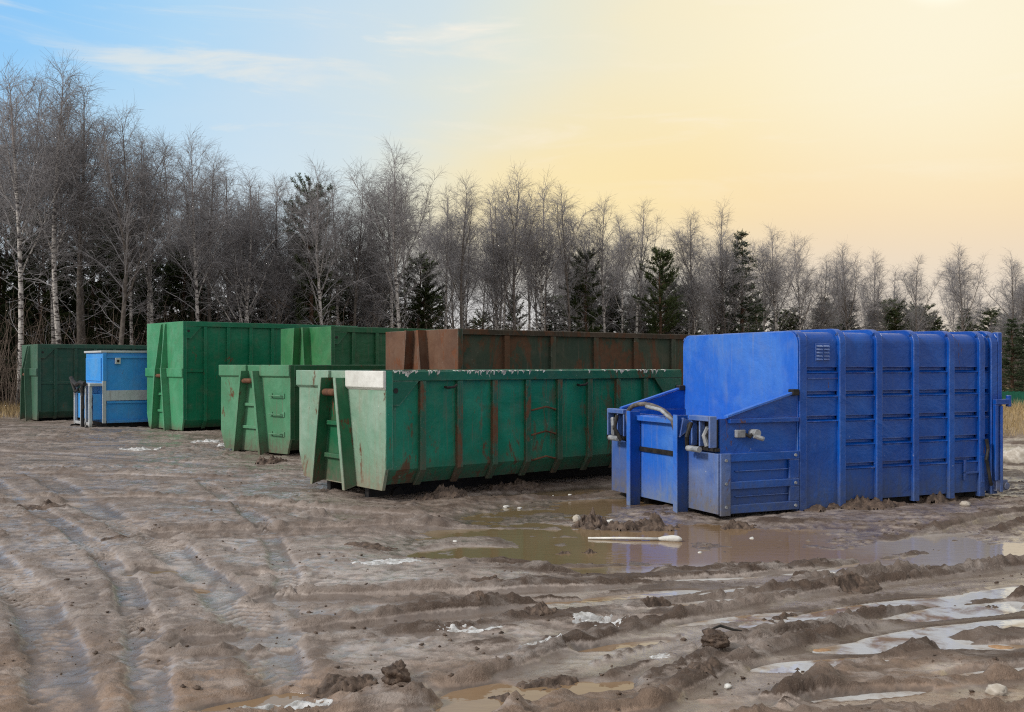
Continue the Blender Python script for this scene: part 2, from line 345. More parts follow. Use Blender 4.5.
def terrain(X, Y):
    shp = X.shape; X = X.ravel(); Y = Y.ravel()
    yard = sstep(48, 30, np.hypot(X * .8, Y))
    z = .030 + .040 * fbm(X, Y, 2.6, 4, 1) + .030 * fbm(X, Y, .7, 5, 5, .55)
    fine = fbm(X * .8 + .3 * Y, Y - .2 * X, .16, 4, 9, .6)
    z += .022 * fine * sstep(-.3, .5, fbm(X, Y, 1.7, 3, 12) + .12)
    rid = 1 - 2.4 * np.abs(fbm(X, Y, .34, 4, 61, .6)); rid2 = 1 - 2.4 * np.abs(fbm(X * .7 + Y * .3, Y * 1.3, .13, 3, 66, .6))
    rough_here = sstep(-.12, .30, fbm(X, Y, 1.5, 3, 72))
    z += (.020 * np.clip(rid, -.6, 1) + .014 * np.clip(rid2, -.6, 1)) * (.30 + .70 * rough_here) + .007 * fbm(X, Y, .06, 2, 75, .6)
    near = (np.abs(X) < 22) & (Y > 3) & (Y < 27)
    xn, yn = X[near], Y[near]; zn = np.zeros(xn.shape); pressed = np.zeros(xn.shape); pool = np.zeros(xn.shape)
    wx = .07 * fbm(xn, yn, .8, 4, 20); wy = .07 * fbm(xn, yn, .8, 4, 27)
    lump = fbm(xn, yn, .15, 4, 33, .65)
    for k, (pts, hw, dep, tread) in enumerate(RUTS):
        if pts[-1][0] < -2: dep *= .42
        lo = np.min(pts, 0) - 1; hi = np.max(pts, 0) + 1
        sel = np.where((xn > lo[0]) & (xn < hi[0]) & (yn > lo[1]) & (yn < hi[1]))[0]
        if not len(sel): continue
        d, sd_, arc = seg_dist(xn[sel] + wx[sel], yn[sel] + wy[sel], pts)
        fade = .75 + .7 * np.clip(fbm(xn[sel], yn[sel], 2.2, 2, 40 + k) + .35, 0, 1)
        bed = -dep * sstep(hw * 1.25, hw * .6, d) * fade
        if tread:
            ph = arc / .11 + np.abs(sd_ * d) / hw * 1.6
            bed += .019 * np.tanh(2.5 * np.sin(2 * math.pi * ph)) * sstep(hw, hw * .75, d) * fade * sstep(-.1, .35, fbm(xn[sel], yn[sel], .9, 2, 70 + k))
        berm = dep * (.44 if pts[-1][0] < -2 else .60) * np.exp(-((d - hw * 1.4) / (hw * .36)) ** 2) * np.clip(.55 + .9 * lump[sel] + 1.2 * fbm(xn[sel], yn[sel], 1.2, 2, 90 + k) + .25 * fade, 0, 1.3)
        zn[sel] += bed + berm; pressed[sel] = np.maximum(pressed[sel], sstep(hw * 1.2, hw * .7, d))
    for k, (c, rx, ry, ro, dep) in enumerate(PONDS):
        cx, cy = gp(*c); a = R(ro)
        sel = np.where((np.abs(xn - cx) < rx * 2 + .6) & (np.abs(yn - cy) < rx * 2 + .6))[0]
        if not len(sel): continue
        ex = (xn[sel] - cx) + wx[sel] * 2.2 * min(1, rx); ey = (yn[sel] - cy) + wy[sel] * 2.2 * min(1, ry * 2)
        q = np.hypot((ex * math.cos(a) + ey * math.sin(a)) / rx, (-ex * math.sin(a) + ey * math.cos(a)) / ry)
        pool[sel] = np.maximum(pool[sel], sstep(1.45, 1.1, q))
        zn[sel] = zn[sel] * sstep(.55, 1.15, q) + np.where(q < 1.5, -((dep * .35 + .040) if rx > .8 else (dep * .5 + .058)) * sstep(1.3, .75, q), 0)
    cl = np.clip(lump - .18, 0, 1) * sstep(-.05, .3, fbm(xn, yn, 2.2, 3, 51)) * (1 - pressed)
    zn += .06 * cl
    zn = np.where(zn > 0, .055 * np.tanh(zn / .055), zn)
    gr = fbm(xn, yn, .075, 3, 81, .7)
    zn += gr * (.009 + .046 * np.clip(zn, 0, .06) / .06) + .018 * np.clip(zn, 0, .06) / .06 * (1 - 3 * np.abs(fbm(xn, yn, .16, 3, 85, .65)))
    z[near] = z[near] * (1 - .5 * pressed)
    zz = z[near] + zn; lowest = WATER + .012; dry = np.where(zz < lowest + .03, lowest + .03 * np.exp((np.minimum(zz, lowest + .03) - lowest - .03) / .03), zz)
    z[near] = dry * (1 - pool) + zz * pool
    z = z * (.35 + .65 * yard)
    # the grass bank to the right and the forest floor behind
    bank = sstep(10.5, 13.5, X - .12 * (Y - 24)) * sstep(21, 25, Y) * sstep(60, 40, Y)
    z += .28 * bank
    return z.reshape(shp)

def axis_vals(segs):
    v = [segs[0][0]]
    for a, b, d0, d1 in segs:
        while v[-1] < b - 1e-9:
            t = (v[-1] - a) / (b - a); v.append(v[-1] + d0 * (d1 / d0) ** min(1, max(0, t)))
    return np.array(v)
right_ = axis_vals([(0, 6, .022, .022), (6, 14, .022, .09), (14, 40, .09, .6), (40, 900, .6, 70)])
left_ = axis_vals([(0, 6, .022, .022), (6, 20, .022, .10), (20, 45, .10, .6), (45, 900, .6, 70)])
xs = np.concatenate([-left_[::-1], right_[1:]])
fw = axis_vals([(4.2, 8, .018, .022), (8, 16, .022, .04), (16, 36, .04, .14), (36, 70, .14, 1.2), (70, 1200, 1.2, 90)])
bw = axis_vals([(0, 5, .05, .5), (5, 600, .5, 70)])
ys = np.concatenate([4.2 - bw[::-1], fw[1:]])
GX, GY = np.meshgrid(xs, ys); GZ = terrain(GX, GY)
nx, ny = len(xs), len(ys)
def grid_mesh(name, X, Y, Z):
    ny, nx = X.shape
    me = bpy.data.meshes.new(name); me.vertices.add(nx * ny)
    me.vertices.foreach_set('co', np.stack([X, Y, Z], -1).astype(np.float32).ravel())
    i = np.arange(nx * ny).reshape(ny, nx)
    q = np.stack([i[:-1, :-1], i[:-1, 1:], i[1:, 1:], i[1:, :-1]], -1).reshape(-1, 4)
    me.loops.add(q.size); me.loops.foreach_set('vertex_index', q.ravel().astype(np.int32))
    me.polygons.add(len(q)); me.polygons.foreach_set('loop_start', (np.arange(len(q)) * 4).astype(np.int32))
    me.polygons.foreach_set('use_smooth', np.ones(len(q), bool))
    me.update(); me.validate(); return me
gme = grid_mesh('muddy_ground', GX, GY, GZ)
def blur(Z, k):
    for ax in (0, 1):
        c = np.cumsum(np.pad(Z, [(k + 1, k) if a == ax else (0, 0) for a in (0, 1)], mode='edge'), axis=ax)
        n = Z.shape[ax]
        Z = (np.take(c, np.arange(2 * k + 1, n + 2 * k + 1), ax) - np.take(c, np.arange(0, n), ax)) / (2 * k + 1)
    return Z
ridge = (GZ - blur(GZ, 14)) / .030
at = gme.attributes.new('ridge', 'FLOAT', 'POINT'); at.data.foreach_set('value', np.clip(ridge, -1, 1).astype(np.float32).ravel())
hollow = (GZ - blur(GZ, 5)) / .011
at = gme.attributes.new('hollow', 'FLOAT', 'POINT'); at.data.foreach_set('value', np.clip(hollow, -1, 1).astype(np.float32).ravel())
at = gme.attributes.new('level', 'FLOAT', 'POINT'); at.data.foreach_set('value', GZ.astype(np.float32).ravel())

m, t, b = new_mat('wet_mud')
tc = t.node('ShaderNodeTexCoord'); P = tc.outputs['Object']
sp = t.node('ShaderNodeSeparateXYZ'); t.l.new(P, sp.inputs[0])
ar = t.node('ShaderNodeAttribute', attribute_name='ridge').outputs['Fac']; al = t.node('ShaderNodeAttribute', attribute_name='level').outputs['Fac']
big = t.noise(P, .55, 5, .55, .4); mid = t.noise(P, 3.2, 7, .65, .3); fin = t.noise(P, 30, 6, .7); grit = t.noise(P, 110, 4, .7)
silt = t.mix(t.smooth(big, .35, .65), lin(180, 167, 157), lin(150, 135, 124))
silt = t.mix(t.smooth(mid, .35, .7, 0, .5), silt, lin(124, 109, 99))
sand = t.smooth(t.math('ADD', t.math('MULTIPLY', t.math('SUBTRACT', big, .5), 5.), t.math('SUBTRACT', 6.1, sp.outputs[1])), -.2, 1.1)
silt = t.mix(t.math('MULTIPLY', sand, .75), silt, lin(152, 124, 100))
clod = t.mix(fin, lin(56, 43, 34), lin(92, 74, 60))
rm = t.smooth(t.math('ADD', ar, t.math('ADD', t.math('MULTIPLY', t.math('SUBTRACT', mid, .5), 1.1), t.math('MULTIPLY', t.math('SUBTRACT', fin, .5), 1.0))), .08, .75)
rm = t.math('MULTIPLY', rm, t.smooth(sand, 0, 1, 1, .45))
rm = t.math('MULTIPLY', rm, t.smooth(t.noise(P, 1.0, 5, .6, .4), .36, .58, .40, 1.))
rm = t.math('MULTIPLY', rm, t.smooth(t.math('ADD', sp.outputs[0], t.math('MULTIPLY', t.math('SUBTRACT', big, .5), 2.5)), -1.8, .2, .42, 1.25))
col = t.mix(rm, silt, clod)
col = t.mix(t.smooth(grit, .56, .72, 0, .35), col, lin(190, 180, 170))
col = t.mix(t.smooth(fin, .45, .75, 0, .35), col, lin(84, 68, 56))
col = t.mix(t.smooth(t.noise(P, 14, 8, .72, .4), .50, .68, 0, .42), col, lin(92, 76, 64))
col = t.mix(t.smooth(t.noise(t.mapping(P, (.6, 1.6, 1), (4, 2, 0)), 2.1, 8, .68, .6), .50, .66, 0, .45), col, lin(184, 175, 168))
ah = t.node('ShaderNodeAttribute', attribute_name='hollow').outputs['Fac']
# crevice shade painted into the small hollows between the crumbs; wet streaks follow the traffic
hollow_shade = t.smooth(t.math('ADD', ah, t.math('MULTIPLY', t.math('SUBTRACT', fin, .5), .8)), -.75, .05, .62, 0)
col = t.mix(hollow_shade, col, lin(86, 71, 60))
ra = t.noise(t.mapping(P, (.55, 2.6, 1), rot=(0, 0, R(-24))), 1.5, 8, .66, .5); la = t.noise(t.mapping(P, (2.2, .5, 1), rot=(0, 0, R(28))), 1.5, 8, .66, .5)
lr = t.smooth(t.math('ADD', sp.outputs[0], t.math('MULTIPLY', sp.outputs[1], .12)), -.6, 1.2)
farm = t.smooth(sp.outputs[1], 9.5, 12.5)
stk = t.mix(t.math('MAXIMUM', lr, farm), la, ra)
col = t.mix(t.smooth(stk, .50, .66, 0, .62), col, lin(94, 79, 68))
col = t.mix(t.math('MULTIPLY', farm, t.smooth(t.noise(P, .8, 6, .65, .6), .40, .60, .1, .55)), col, lin(96, 80, 68))
blot = t.noise(P, 4.5, 9, .72, .7)
col = t.mix(t.smooth(blot, .52, .64, 0, .45), col, lin(104, 88, 76))
# wetness: low places are soaked, darker and glossy
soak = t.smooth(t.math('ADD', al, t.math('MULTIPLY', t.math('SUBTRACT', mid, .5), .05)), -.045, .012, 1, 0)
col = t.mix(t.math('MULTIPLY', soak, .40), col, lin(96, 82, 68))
# away from the yard: leaf litter of the wood and pale dead grass
dist = t.math('ADD', sp.outputs[1], t.math('MULTIPLY', t.math('ABSOLUTE', sp.outputs[0]), .30))
wood = t.smooth(t.math('ADD', dist, t.math('MULTIPLY', t.math('SUBTRACT', big, .5), 8.)), 37, 43)
col = t.mix(wood, col, t.mix(mid, lin(58, 48, 38), lin(122, 104, 80)))
bk = t.math('MULTIPLY', t.smooth(sp.outputs[0], 10.5, 12.5), t.smooth(sp.outputs[1], 22.5, 25))
col = t.mix(bk, col, t.mix(mid, lin(120, 100, 74), lin(168, 146, 112)))
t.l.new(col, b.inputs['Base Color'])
rg = t.math('ADD', t.math('MULTIPLY', soak, -.34), .60); rg = t.math('ADD', rg, t.math('MULTIPLY', rm, .12))
wetn = t.smooth(t.noise(P, 1.3, 6, .6, .5), .38, .54)
flat = t.math('MULTIPLY', wetn, t.smooth(ar, .05, .5, 1, 0))
rg = t.math('SUBTRACT', rg, t.math('MULTIPLY', flat, .12))
film = t.math('MAXIMUM', t.math('MULTIPLY', soak, .9), t.math('MULTIPLY', flat, t.smooth(t.noise(P, 5.5, 7, .7, .6), .36, .58, .25, 1.)))
film = t.math('MULTIPLY', film, t.math('MULTIPLY', t.smooth(rm, .1, .7, 1, .12), t.smooth(t.math('MAXIMUM', wood, bk), 0, .5, 1, 0)))
t.l.new(film, b.inputs['Coat Weight']); b.inputs['Coat Roughness'].default_value = .13; b.inputs['Coat IOR'].default_value = 1.48
rg = t.math('MAXIMUM', t.math('ADD', rg, t.math('MULTIPLY', t.math('MAXIMUM', wood, bk), .5)), .14)
t.l.new(rg, b.inputs['Roughness']); b.inputs['Specular IOR Level'].default_value = .5
h = t.math('ADD', t.math('MULTIPLY', fin, .5), t.math('ADD', t.math('MULTIPLY', grit, .16), t.math('MULTIPLY', t.noise(P, 9, 6, .65), .9)))
bm = t.node('ShaderNodeBump'); bm.inputs['Distance'].default_value = .05
t.l.new(h, bm.inputs['Height'])
t.l.new(t.math('SUBTRACT', .62, t.math('MULTIPLY', t.math('MAXIMUM', soak, flat), .40)), bm.inputs['Strength'])
t.l.new(bm.outputs[0], b.inputs['Normal'])
cb = t.node('ShaderNodeBump'); cb.inputs['Strength'].default_value = .35; cb.inputs['Distance'].default_value = .03; t.l.new(t.noise(P, 16, 5, .6), cb.inputs['Height']); t.l.new(cb.outputs[0], b.inputs['Coat Normal'])
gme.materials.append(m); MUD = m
ground = bpy.data.objects.new('ground', gme); COL.objects.link(ground); tag(ground, kind='structure')

# standing water: one level sheet that shows wherever the ground dips below it
m, t, b = new_mat('murky_water')
tc = t.node('ShaderNodeTexCoord'); P = tc.outputs['Object']
big = t.noise(P, .6, 4, .55)
spw = t.node('ShaderNodeSeparateXYZ'); t.l.new(P, spw.inputs[0])
olive = t.math('MULTIPLY', t.smooth(t.math('ADD', spw.outputs[0], t.math('MULTIPLY', big, 1.6)), .9, 2.6, 1, 0), t.smooth(spw.outputs[1], 8.0, 9.0))
sl = t.noise(P, 2.6, 7, .65, .5)
glare_slush = t.math('MULTIPLY', t.smooth(t.math('ADD', spw.outputs[0], t.math('MULTIPLY', sl, 1.2)), 1.2, 2.4), t.smooth(t.math('ADD', spw.outputs[1], t.math('MULTIPLY', sl, .6)), 9.0, 9.7, 1, 0))  # white sky reflection painted into the colour of the right foreground puddles
glare_slush = t.math('MAXIMUM', glare_slush, t.smooth(spw.outputs[1], 15, 17))
wgrey = t.smooth(t.math('ADD', spw.outputs[0], sl), 3.4, 4.6)  # pale reflection painted as grey into the water at the right end
wcol = (t.mix(olive, t.mix(big, lin(128, 104, 78), lin(146, 122, 96)), t.mix(big, lin(110, 94, 66), lin(128, 111, 82))))
t.l.new(t.mix(t.math('MULTIPLY', glare_slush, t.smooth(sl, .36, .56)), t.mix(wgrey, wcol, lin(158, 150, 143)), lin(198, 198, 196)), b.inputs['Base Color'])
setb(b, Roughness=.055, IOR=1.33)
bm = t.node('ShaderNodeBump'); bm.inputs['Strength'].default_value = .13; bm.inputs['Distance'].default_value = .02
t.l.new(t.noise(t.mapping(P, (1, 2.2, 1)), 5.5, 3, .5), bm.inputs['Height']); t.l.new(bm.outputs[0], b.inputs['Normal'])
wx = np.linspace(-9, 17, 60); wy = np.linspace(4.3, 24, 60); WX, WY = np.meshgrid(wx, wy)
wme = grid_mesh('puddle_water', WX, WY, np.full(WX.shape, WATER)); wme.materials.append(m)
wat = bpy.data.objects.new('puddle_water', wme); COL.objects.link(wat); tag(wat, kind='structure')

def gz(x, y): return float(terrain(np.array([float(x)]), np.array([float(y)]))[0])

# ------------------------------------------------------------------ hook-lift containers
def hooklift(name, label, X, Y, yaw, L, W, H, mats, ribs, ribw=.09, ribd=.07, hook_z=1.48, cat='skip container', rim_h=.13,
             white_beam=False, rungs_front=False, gusset=.45, rear_gusset=False, ladder=None, mid_rail=None, half_rail=None,
             plates_full=False, upper=True, z0=.16, net_hooks=(), group='steel hook lift containers in the muddy yard'):
    side, front, plate, rib, rim, beam = mats
    root = empty(name, (X, Y, -.035), R(yaw), label, cat, group)
    T = .06; ch = .20; ci = .14
    BV = .006
    # near side wall: sheet with the lower edge folded inwards
    for far in (0, 1):
        s = lambda v: (W - v) if far else v
        prof = [(s(ribd), H - .02), (s(ribd), z0 + ch), (s(ribd + ci), z0), (s(ribd + ci + T), z0), (s(ribd + T), z0 + ch), (s(ribd + T), H - .02)]
        mb = MB(); mb.prism(prof, 'x', .05, L - .02)
        if far:
            for u in ribs: mb.box((u - ribw / 2, W - ribd - .002, z0 + ch), (u + ribw / 2, W - .012, H - rim_h))
        mb.build('side_panel', side, root)
    # ribs on the visible side, tapering at the foot
    for u in ribs:
        mb = MB()
        prof = [(.012, H - rim_h - .003), (.012, z0 + ch - .02), (ribd + ci - .05, z0 - .03), (ribd + ci, z0 - .03), (ribd + .004, z0 + ch), (ribd + .004, H - rim_h - .003)]
        mb.prism(prof, 'x', u - ribw / 2, u + ribw / 2)
        mb.build('rib', rib, root, BV)
    # rim rails
    mb = MB()
    mb.box((.10, .0, H - rim_h), (L, ribd + T + .02, H))
    mb.build('top_rail', rim, root, .01)
    mb = MB(); mb.box((.10, W - ribd - T - .02, H - rim_h), (L, W, H)); mb.build('top_rail', rim, root, .01)
    mb = MB(); mb.box((L - .06, ribd + T + .022, H - rim_h), (L, W - ribd - T - .022, H)); mb.build('top_rail', rim, root, .01)
    # front wall with cut lower corners
    poly = [(.012, H - .001), (.012, z0 + ch + .02), (.10, z0 - .06), (W - .16, z0 - .06), (W - .012, z0 + ch + .1), (W - .012, H - .001)]
    MB().prism(poly, 'x', 0, .049).build('front_panel', front, root, BV)
    # corner post folded round the near front edge
    MB().box((.004, .0, z0 + ch + .02), (.10, .0115, H)).build('corner_post', side, root)
    # floor, back doors, skids, rollers
    MB().box((.06, ribd + ci + .07, z0 + .005), (L - .07, W - ribd - ci - .07, z0 + .05)).build('floor', INSIDE, root)
    MB().box((L - .059, ribd + T + .003, z0), (L + .03, W - ribd - T - .003, H - rim_h - .003)).build('back_door', side, root)
    for v in (W / 2 - .53, W / 2 + .53):
        MB().box((.12, v - .05, .0), (L - .1, v + .05, z0 + .002)).build('skid_rail', DARK, root)
        mb = MB(); mb.tube([(L - .35, v - .22, .10), (L - .35, v + .22, .10)], .10, 12); mb.build('roller', DARK, root, smooth=False)
        mb = MB(); mb.tube([(.55, v - .1, .085), (.55, v + .1, .085)], .085, 12); mb.build('roller', DARK, root)
    # hook plates: two rails spreading downwards from the hook
    c = W / 2; top = H - .005 if plates_full else min(H - .005, hook_z + .2)
    for sg in (-1, 1):
        a0, a1 = c + sg * .20, c + sg * .46; tk = .016
        pr = .18
        lo = [(-pr, a1 - tk, z0 - .10), (.0, a1 - tk, z0 - .05), (.0, a1 + tk, z0 - .05), (-pr, a1 + tk, z0 - .10)]
        hi = [(-pr, a0 - tk, top), (.0, a0 - tk, top), (.0, a0 + tk, top), (-pr, a0 + tk, top)]
        mb = MB(); mb.hexa(lo, hi)
        # a flange lip on the leading edge
        lo2 = [(-pr - .012, a1 - .03, z0 - .10), (-pr - .001, a1 - .03, z0 - .10), (-pr - .001, a1 + .03, z0 - .10), (-pr - .012, a1 + .03, z0 - .10)]
        hi2 = [(-pr - .012, a0 - .03, top), (-pr - .001, a0 - .03, top), (-pr - .001, a0 + .03, top), (-pr - .012, a0 + .03, top)]
        o = mb.build('hook_plate', plate, root)
        MB().hexa(lo2, hi2).build('edge_strip', beam, o)
        if H > hook_z + .45 and upper and not plates_full:
            # triangular stiffeners running up to the top edge
            b0 = c + sg * .20; b1 = c + sg * .13
            lo = [(-pr, b0 - tk, top + .002), (.0, b0 - tk, top + .002), (.0, b0 + tk, top + .002), (-pr, b0 + tk, top + .002)]
            hi = [(-.05, b1 - tk, H - .06), (.0, b1 - tk, H - .03), (.0, b1 + tk, H - .03), (-.05, b1 + tk, H - .06)]
            MB().hexa(lo, hi).build('stiffener', beam, root)
    # hook bar
    mb = MB(); mb.tube([(-.12, c - .19, hook_z), (-.12, c + .19, hook_z)], .05, 10); mb.build('hook_bar', RUST, root, smooth=True)
    # cross beam in two halves either side of the hook
    zb0, zb1 = (H - .21, H) if H < hook_z + .45 else (hook_z - .02, hook_z + .2)
    if not plates_full:
        mb = MB(); mb.prism([(-.0, zb0 - .04), (-.045, zb0), (-.045, zb1 + .002), (-.0, zb1 + .002)], 'y', -.004, c - .235); mb.build('front_beam', WHT if white_beam else beam, root, .008)
        mb = MB(); mb.prism([(-.0, zb0 - .04), (-.045, zb0), (-.045, zb1 + .002), (-.0, zb1 + .002)], 'y', c + .235, W + .004); mb.build('front_beam', beam, root, .008)
    # added panel imitates the recess shade by darker plate paint; webs behind the hook
    MB().prism([(c - .44, z0 - .04), (c + .44, z0 - .04), (c + .178, top - .004), (c - .178, top - .004)], 'x', -.004, -.0008).build('recess_shade_panel', plate, root)
    for z in (.55, 1.0):
        MB().box((-.06, c - .40 + .14 * z, z), (-.001, c + .40 - .14 * z, z + .06)).build('cross_web', plate, root, BV)
    # triangular gusset with a lashing hole
    if gusset:
        z1 = H - rim_h - .003; g = gusset
        mb = MB(); mb.prism([(.02, z1), (g, z1), (.02 + g * .38, z1 - g * .62), (.02, z1 - g * .62)], 'y', .008, .03); gs = mb.build('gusset', rim, root)
        mb = MB(); mb.tube([(.15, .002, z1 - .12), (.15, .012, z1 - .12)], .035, 14); mb.build('lashing_hole', DARK, gs)
        if rear_gusset:
            mb = MB(); mb.prism([(L - .02, z1), (L - g * 1.25, z1), (L - .20, z1 - g * .95), (L - .02, z1 - g * .95)], 'y', .008, .03); mb.build('gusset', rim, root)
            mb = MB(); mb.tube([(L - .12, .0, z1 - .14), (L - .12, .02, z1 - .14)], .03, 12); mb.build('hinge_pin', DARK, root)
    if mid_rail:
        for z, u0, u1 in mid_rail:
            MB().box((u0, .035, z), (u1, ribd + .002, z + .07)).build('side_rail', rim, root, BV)
    if ladder:
        u0, u1, zs = ladder
        for z in zs:
            um = (u0 + u1) / 2
            mb = MB(); mb.tube([(u0, .05, z), (u0 + .03, .005, z + .01), (um, -.035, z + .055), (u1 - .03, .005, z + .01), (u1, .05, z)], .014, 7); mb.build('rung', RUST, root, smooth=True)
    if rungs_front:
        for z in (.48, .86, 1.22):
            v0, v1 = .22, .62
            mb = MB(); mb.tube([(0, v0, z), (-.07, v0 + .02, z), (-.07, v1 - .02, z), (0, v1, z)], .014, 7)
            for v in (v0, v1): mb.box((-.016, v - .04, z - .045), (-.001, v + .04, z + .045))
            mb.build('rung', front, root)
    for u, z in net_hooks:
        mb = MB(); mb.tube([(u - .05, .03, z), (u - .05, -.02, z - .01), (u + .06, -.03, z), (u + .10, -.03, z + .03)], .018, 6); mb.build('net_hook', DARK, root)
    return root

g1_ribs = [.577 + .594 * k for k in range(8)]
rim1 = paint('green_rim_peeling', lin(16, 98, 76), lin(30, 118, 94), .3, dirt_h=.1, streaks=.1, chips=.3, seed=30, chipcol=(.72, .74, .68, 1))
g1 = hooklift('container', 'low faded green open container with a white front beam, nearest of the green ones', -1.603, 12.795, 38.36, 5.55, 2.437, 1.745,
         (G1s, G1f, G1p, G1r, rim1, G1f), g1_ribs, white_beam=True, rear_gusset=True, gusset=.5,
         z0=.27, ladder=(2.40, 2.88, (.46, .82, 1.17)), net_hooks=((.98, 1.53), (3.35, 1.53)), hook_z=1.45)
# peeled white crust lying along the rim
mb = MB(); rr = random.Random(3)
for k in range(120):
    u = rr.choice([rr.gauss(.3, .1), rr.gauss(1.5, .3), rr.gauss(1.7, .5), rr.uniform(.2, 5.3), rr.gauss(4.4, .3)]); u = min(5.3, max(.12, u)); l = rr.uniform(.008, .05); d = rr.uniform(.012, .10) * rr.random()
    z = 1.7472; v1 = rr.uniform(.01, .08)
    mb.prism([(u, z - d), (u + l * .6, z - d * rr.uniform(.5, 1)), (u + l, z - d * .3), (u + l * rr.uniform(.8, 1), z + .003), (u, z + .003)], 'y', -.003, v1)
tag(mb.build('peeling_paint', WHT, g1), kind='stuff')

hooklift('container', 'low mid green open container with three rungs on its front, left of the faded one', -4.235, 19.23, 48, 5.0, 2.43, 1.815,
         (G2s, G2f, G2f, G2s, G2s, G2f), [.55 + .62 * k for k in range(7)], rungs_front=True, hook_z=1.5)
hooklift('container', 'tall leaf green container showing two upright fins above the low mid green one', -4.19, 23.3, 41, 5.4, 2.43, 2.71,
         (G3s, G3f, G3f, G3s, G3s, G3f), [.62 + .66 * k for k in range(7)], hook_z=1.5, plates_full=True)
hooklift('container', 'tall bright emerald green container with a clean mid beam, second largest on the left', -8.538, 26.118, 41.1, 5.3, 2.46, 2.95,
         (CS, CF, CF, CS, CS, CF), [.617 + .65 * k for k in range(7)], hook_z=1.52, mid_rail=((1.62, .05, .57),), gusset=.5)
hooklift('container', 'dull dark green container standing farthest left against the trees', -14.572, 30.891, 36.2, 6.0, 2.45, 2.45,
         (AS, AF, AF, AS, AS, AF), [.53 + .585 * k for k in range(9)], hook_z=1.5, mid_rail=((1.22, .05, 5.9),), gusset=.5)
hooklift('container', 'rusty brown tall open container behind the faded green one', -.95, 17.7, 38.4, 6.6, 2.45, 2.46,
         (BRS, BRF, BRF, BRS, BRR, BRF), [1.113 * (k + 1) for k in range(5)], hook_z=1.5, plates_full=True, gusset=0, rim_h=.10, ribw=.12)

# ------------------------------------------------------------------ the big blue compactor container
root = empty('waste_compactor', (3.485, 12.072, -.035), R(23.88), 'big blue ribbed waste compactor with a press box at its front, nearest container', 'waste compactor', None)
BL, BW, BH = 3.24, 2.47, 2.225
def body_profile(off, grooves, z_lo, half=True, rc=.13):
    """outline of the near side (v,z) from the foot over the rounded shoulder to the roof middle; off pushes it outwards"""
    pts = [(0 - off, z_lo)]
    for g in sorted(grooves):
        pts += [(-off, g - .075), (-.016 - off, g - .060), (.046 - off, g - .030), (.050 - off, g), (-off, g + .006)]
    zc = BH - rc
    for k in range(0, 9):
        a = math.pi / 2 * k / 8
        pts.append((rc - (rc + off) * math.cos(a), zc + (rc + off) * math.sin(a)))
    pts.append((BW / 2, BH + off))
    return pts
def shell(u0, u1, prof, thick=.035, both=True):
    mb = MB(); n = len(prof)
    sides = [lambda v: v] + ([lambda v: BW - v] if both else [])
    for i, s in enumerate(sides):
        vs = [(u, s(v), z) for u in (u0, u1) for v, z in prof]
        inn = [(u, s(v + thick if k < n - 1 else v), z - (thick if k >= n - 6 else 0)) for u in (u0, u1) for k, (v, z) in enumerate(prof)]
        fs = []
        for k in range(n - 1):
            f = (k, n + k, n + k + 1, k + 1)
            fs.append(f if i == 0 else f[::-1])
        for e in (0, 1):   # end caps between outer and inner skins
            for k in range(n - 1):
                f = (e * n + k, e * n + k + 1, 2 * n + e * n + k + 1, 2 * n + e * n + k)
                fs.append(f if (e == 0) == (i == 0) else f[::-1])
        for k in range(n - 1):
            f = (2 * n + k, 2 * n + k + 1, 3 * n + k + 1, 3 * n + k); fs.append(f if i == 0 else f[::-1])
        mb.add(vs + inn, fs)
    return mb
rows = (1.79, 1.50, 1.20, .90, .61)
ribu = [.584, 1.17, 1.78, 2.39, 2.93]
edges = [.06] + ribu + [3.13]
for i in range(len(edges) - 1):
    u0, u1 = edges[i] + (.045 if i else 0), edges[i + 1] - .045
    g = rows[:3] if i == 0 else rows
    sh = shell(u0, u1, body_profile(0, g, .16 if i else .08)).build('side_panel', BLs, root, smooth=False)
for u in ribu:
    mb = shell(u - .047, u + .047, body_profile(.045, (), .10), .08); mb.build('rib', BLs, root, .008)
# front frame strip and rear door frame
shell(-.05, .06, body_profile(.012, (), .05), .10).build('front_frame', BLs, root, .01)
shell(3.085, 3.20, body_profile(.05, (), .12), .10).build('rear_frame', BLs, root, .01)
# front wall with rounded shoulders, thick
rc = .17; poly = [(.02, .07), (BW - .02, .07)]
for k in range(7):
    a = math.pi / 2 * k / 6; poly.append((BW - .008 - rc + rc * math.cos(a), BH - rc + .008 + rc * math.sin(a)))
for k in range(7):
    a = math.pi / 2 * (1 - k / 6); poly.append((.008 + rc - rc * math.cos(a), BH - rc + .008 + rc * math.sin(a)))
MB().prism(poly, 'x', -.062, -.052).build('front_wall', BLf, root, .004)
# vent louvres in the first panel
vent = MB().box((.20, -.012, 1.93), (.44, .012, 2.02))
vent = MB()
vent.box((.19, -.008, 1.875), (.41, -.001, 2.085)); vent = vent.build('vent', BLs, root, .003)
for r_ in range(5):
    for c_ in range(2):
        u = .205 + .105 * c_; z = 1.885 + .04 * r_
        MB().prism([(-.010, z + .018), (-.028, z), (-.010, z)], 'x', u, u + .085).build('louvre', BLw, vent)
# raised fold in the first column
MB().box((.07, -.012, 1.655), (.53, -.0, 1.668)).build('panel_fold', BLs, root)
# belly frame and skids
for v in (BW / 2 - .53, BW / 2 + .53):
    MB().box((-1.1, v - .06, 0), (3.1, v + .06, .12)).build('skid_rail', DARK, root)
MB().box((-.9, .16, .05), (3.05, BW - .16, .30)).build('belly_frame', DARK, root)
for v in (.30, BW - .30):
    mb = MB(); mb.tube([(2.93, v - .15, .10), (2.93, v + .15, .10)], .10, 14); mb.build('roller', DARK, root)
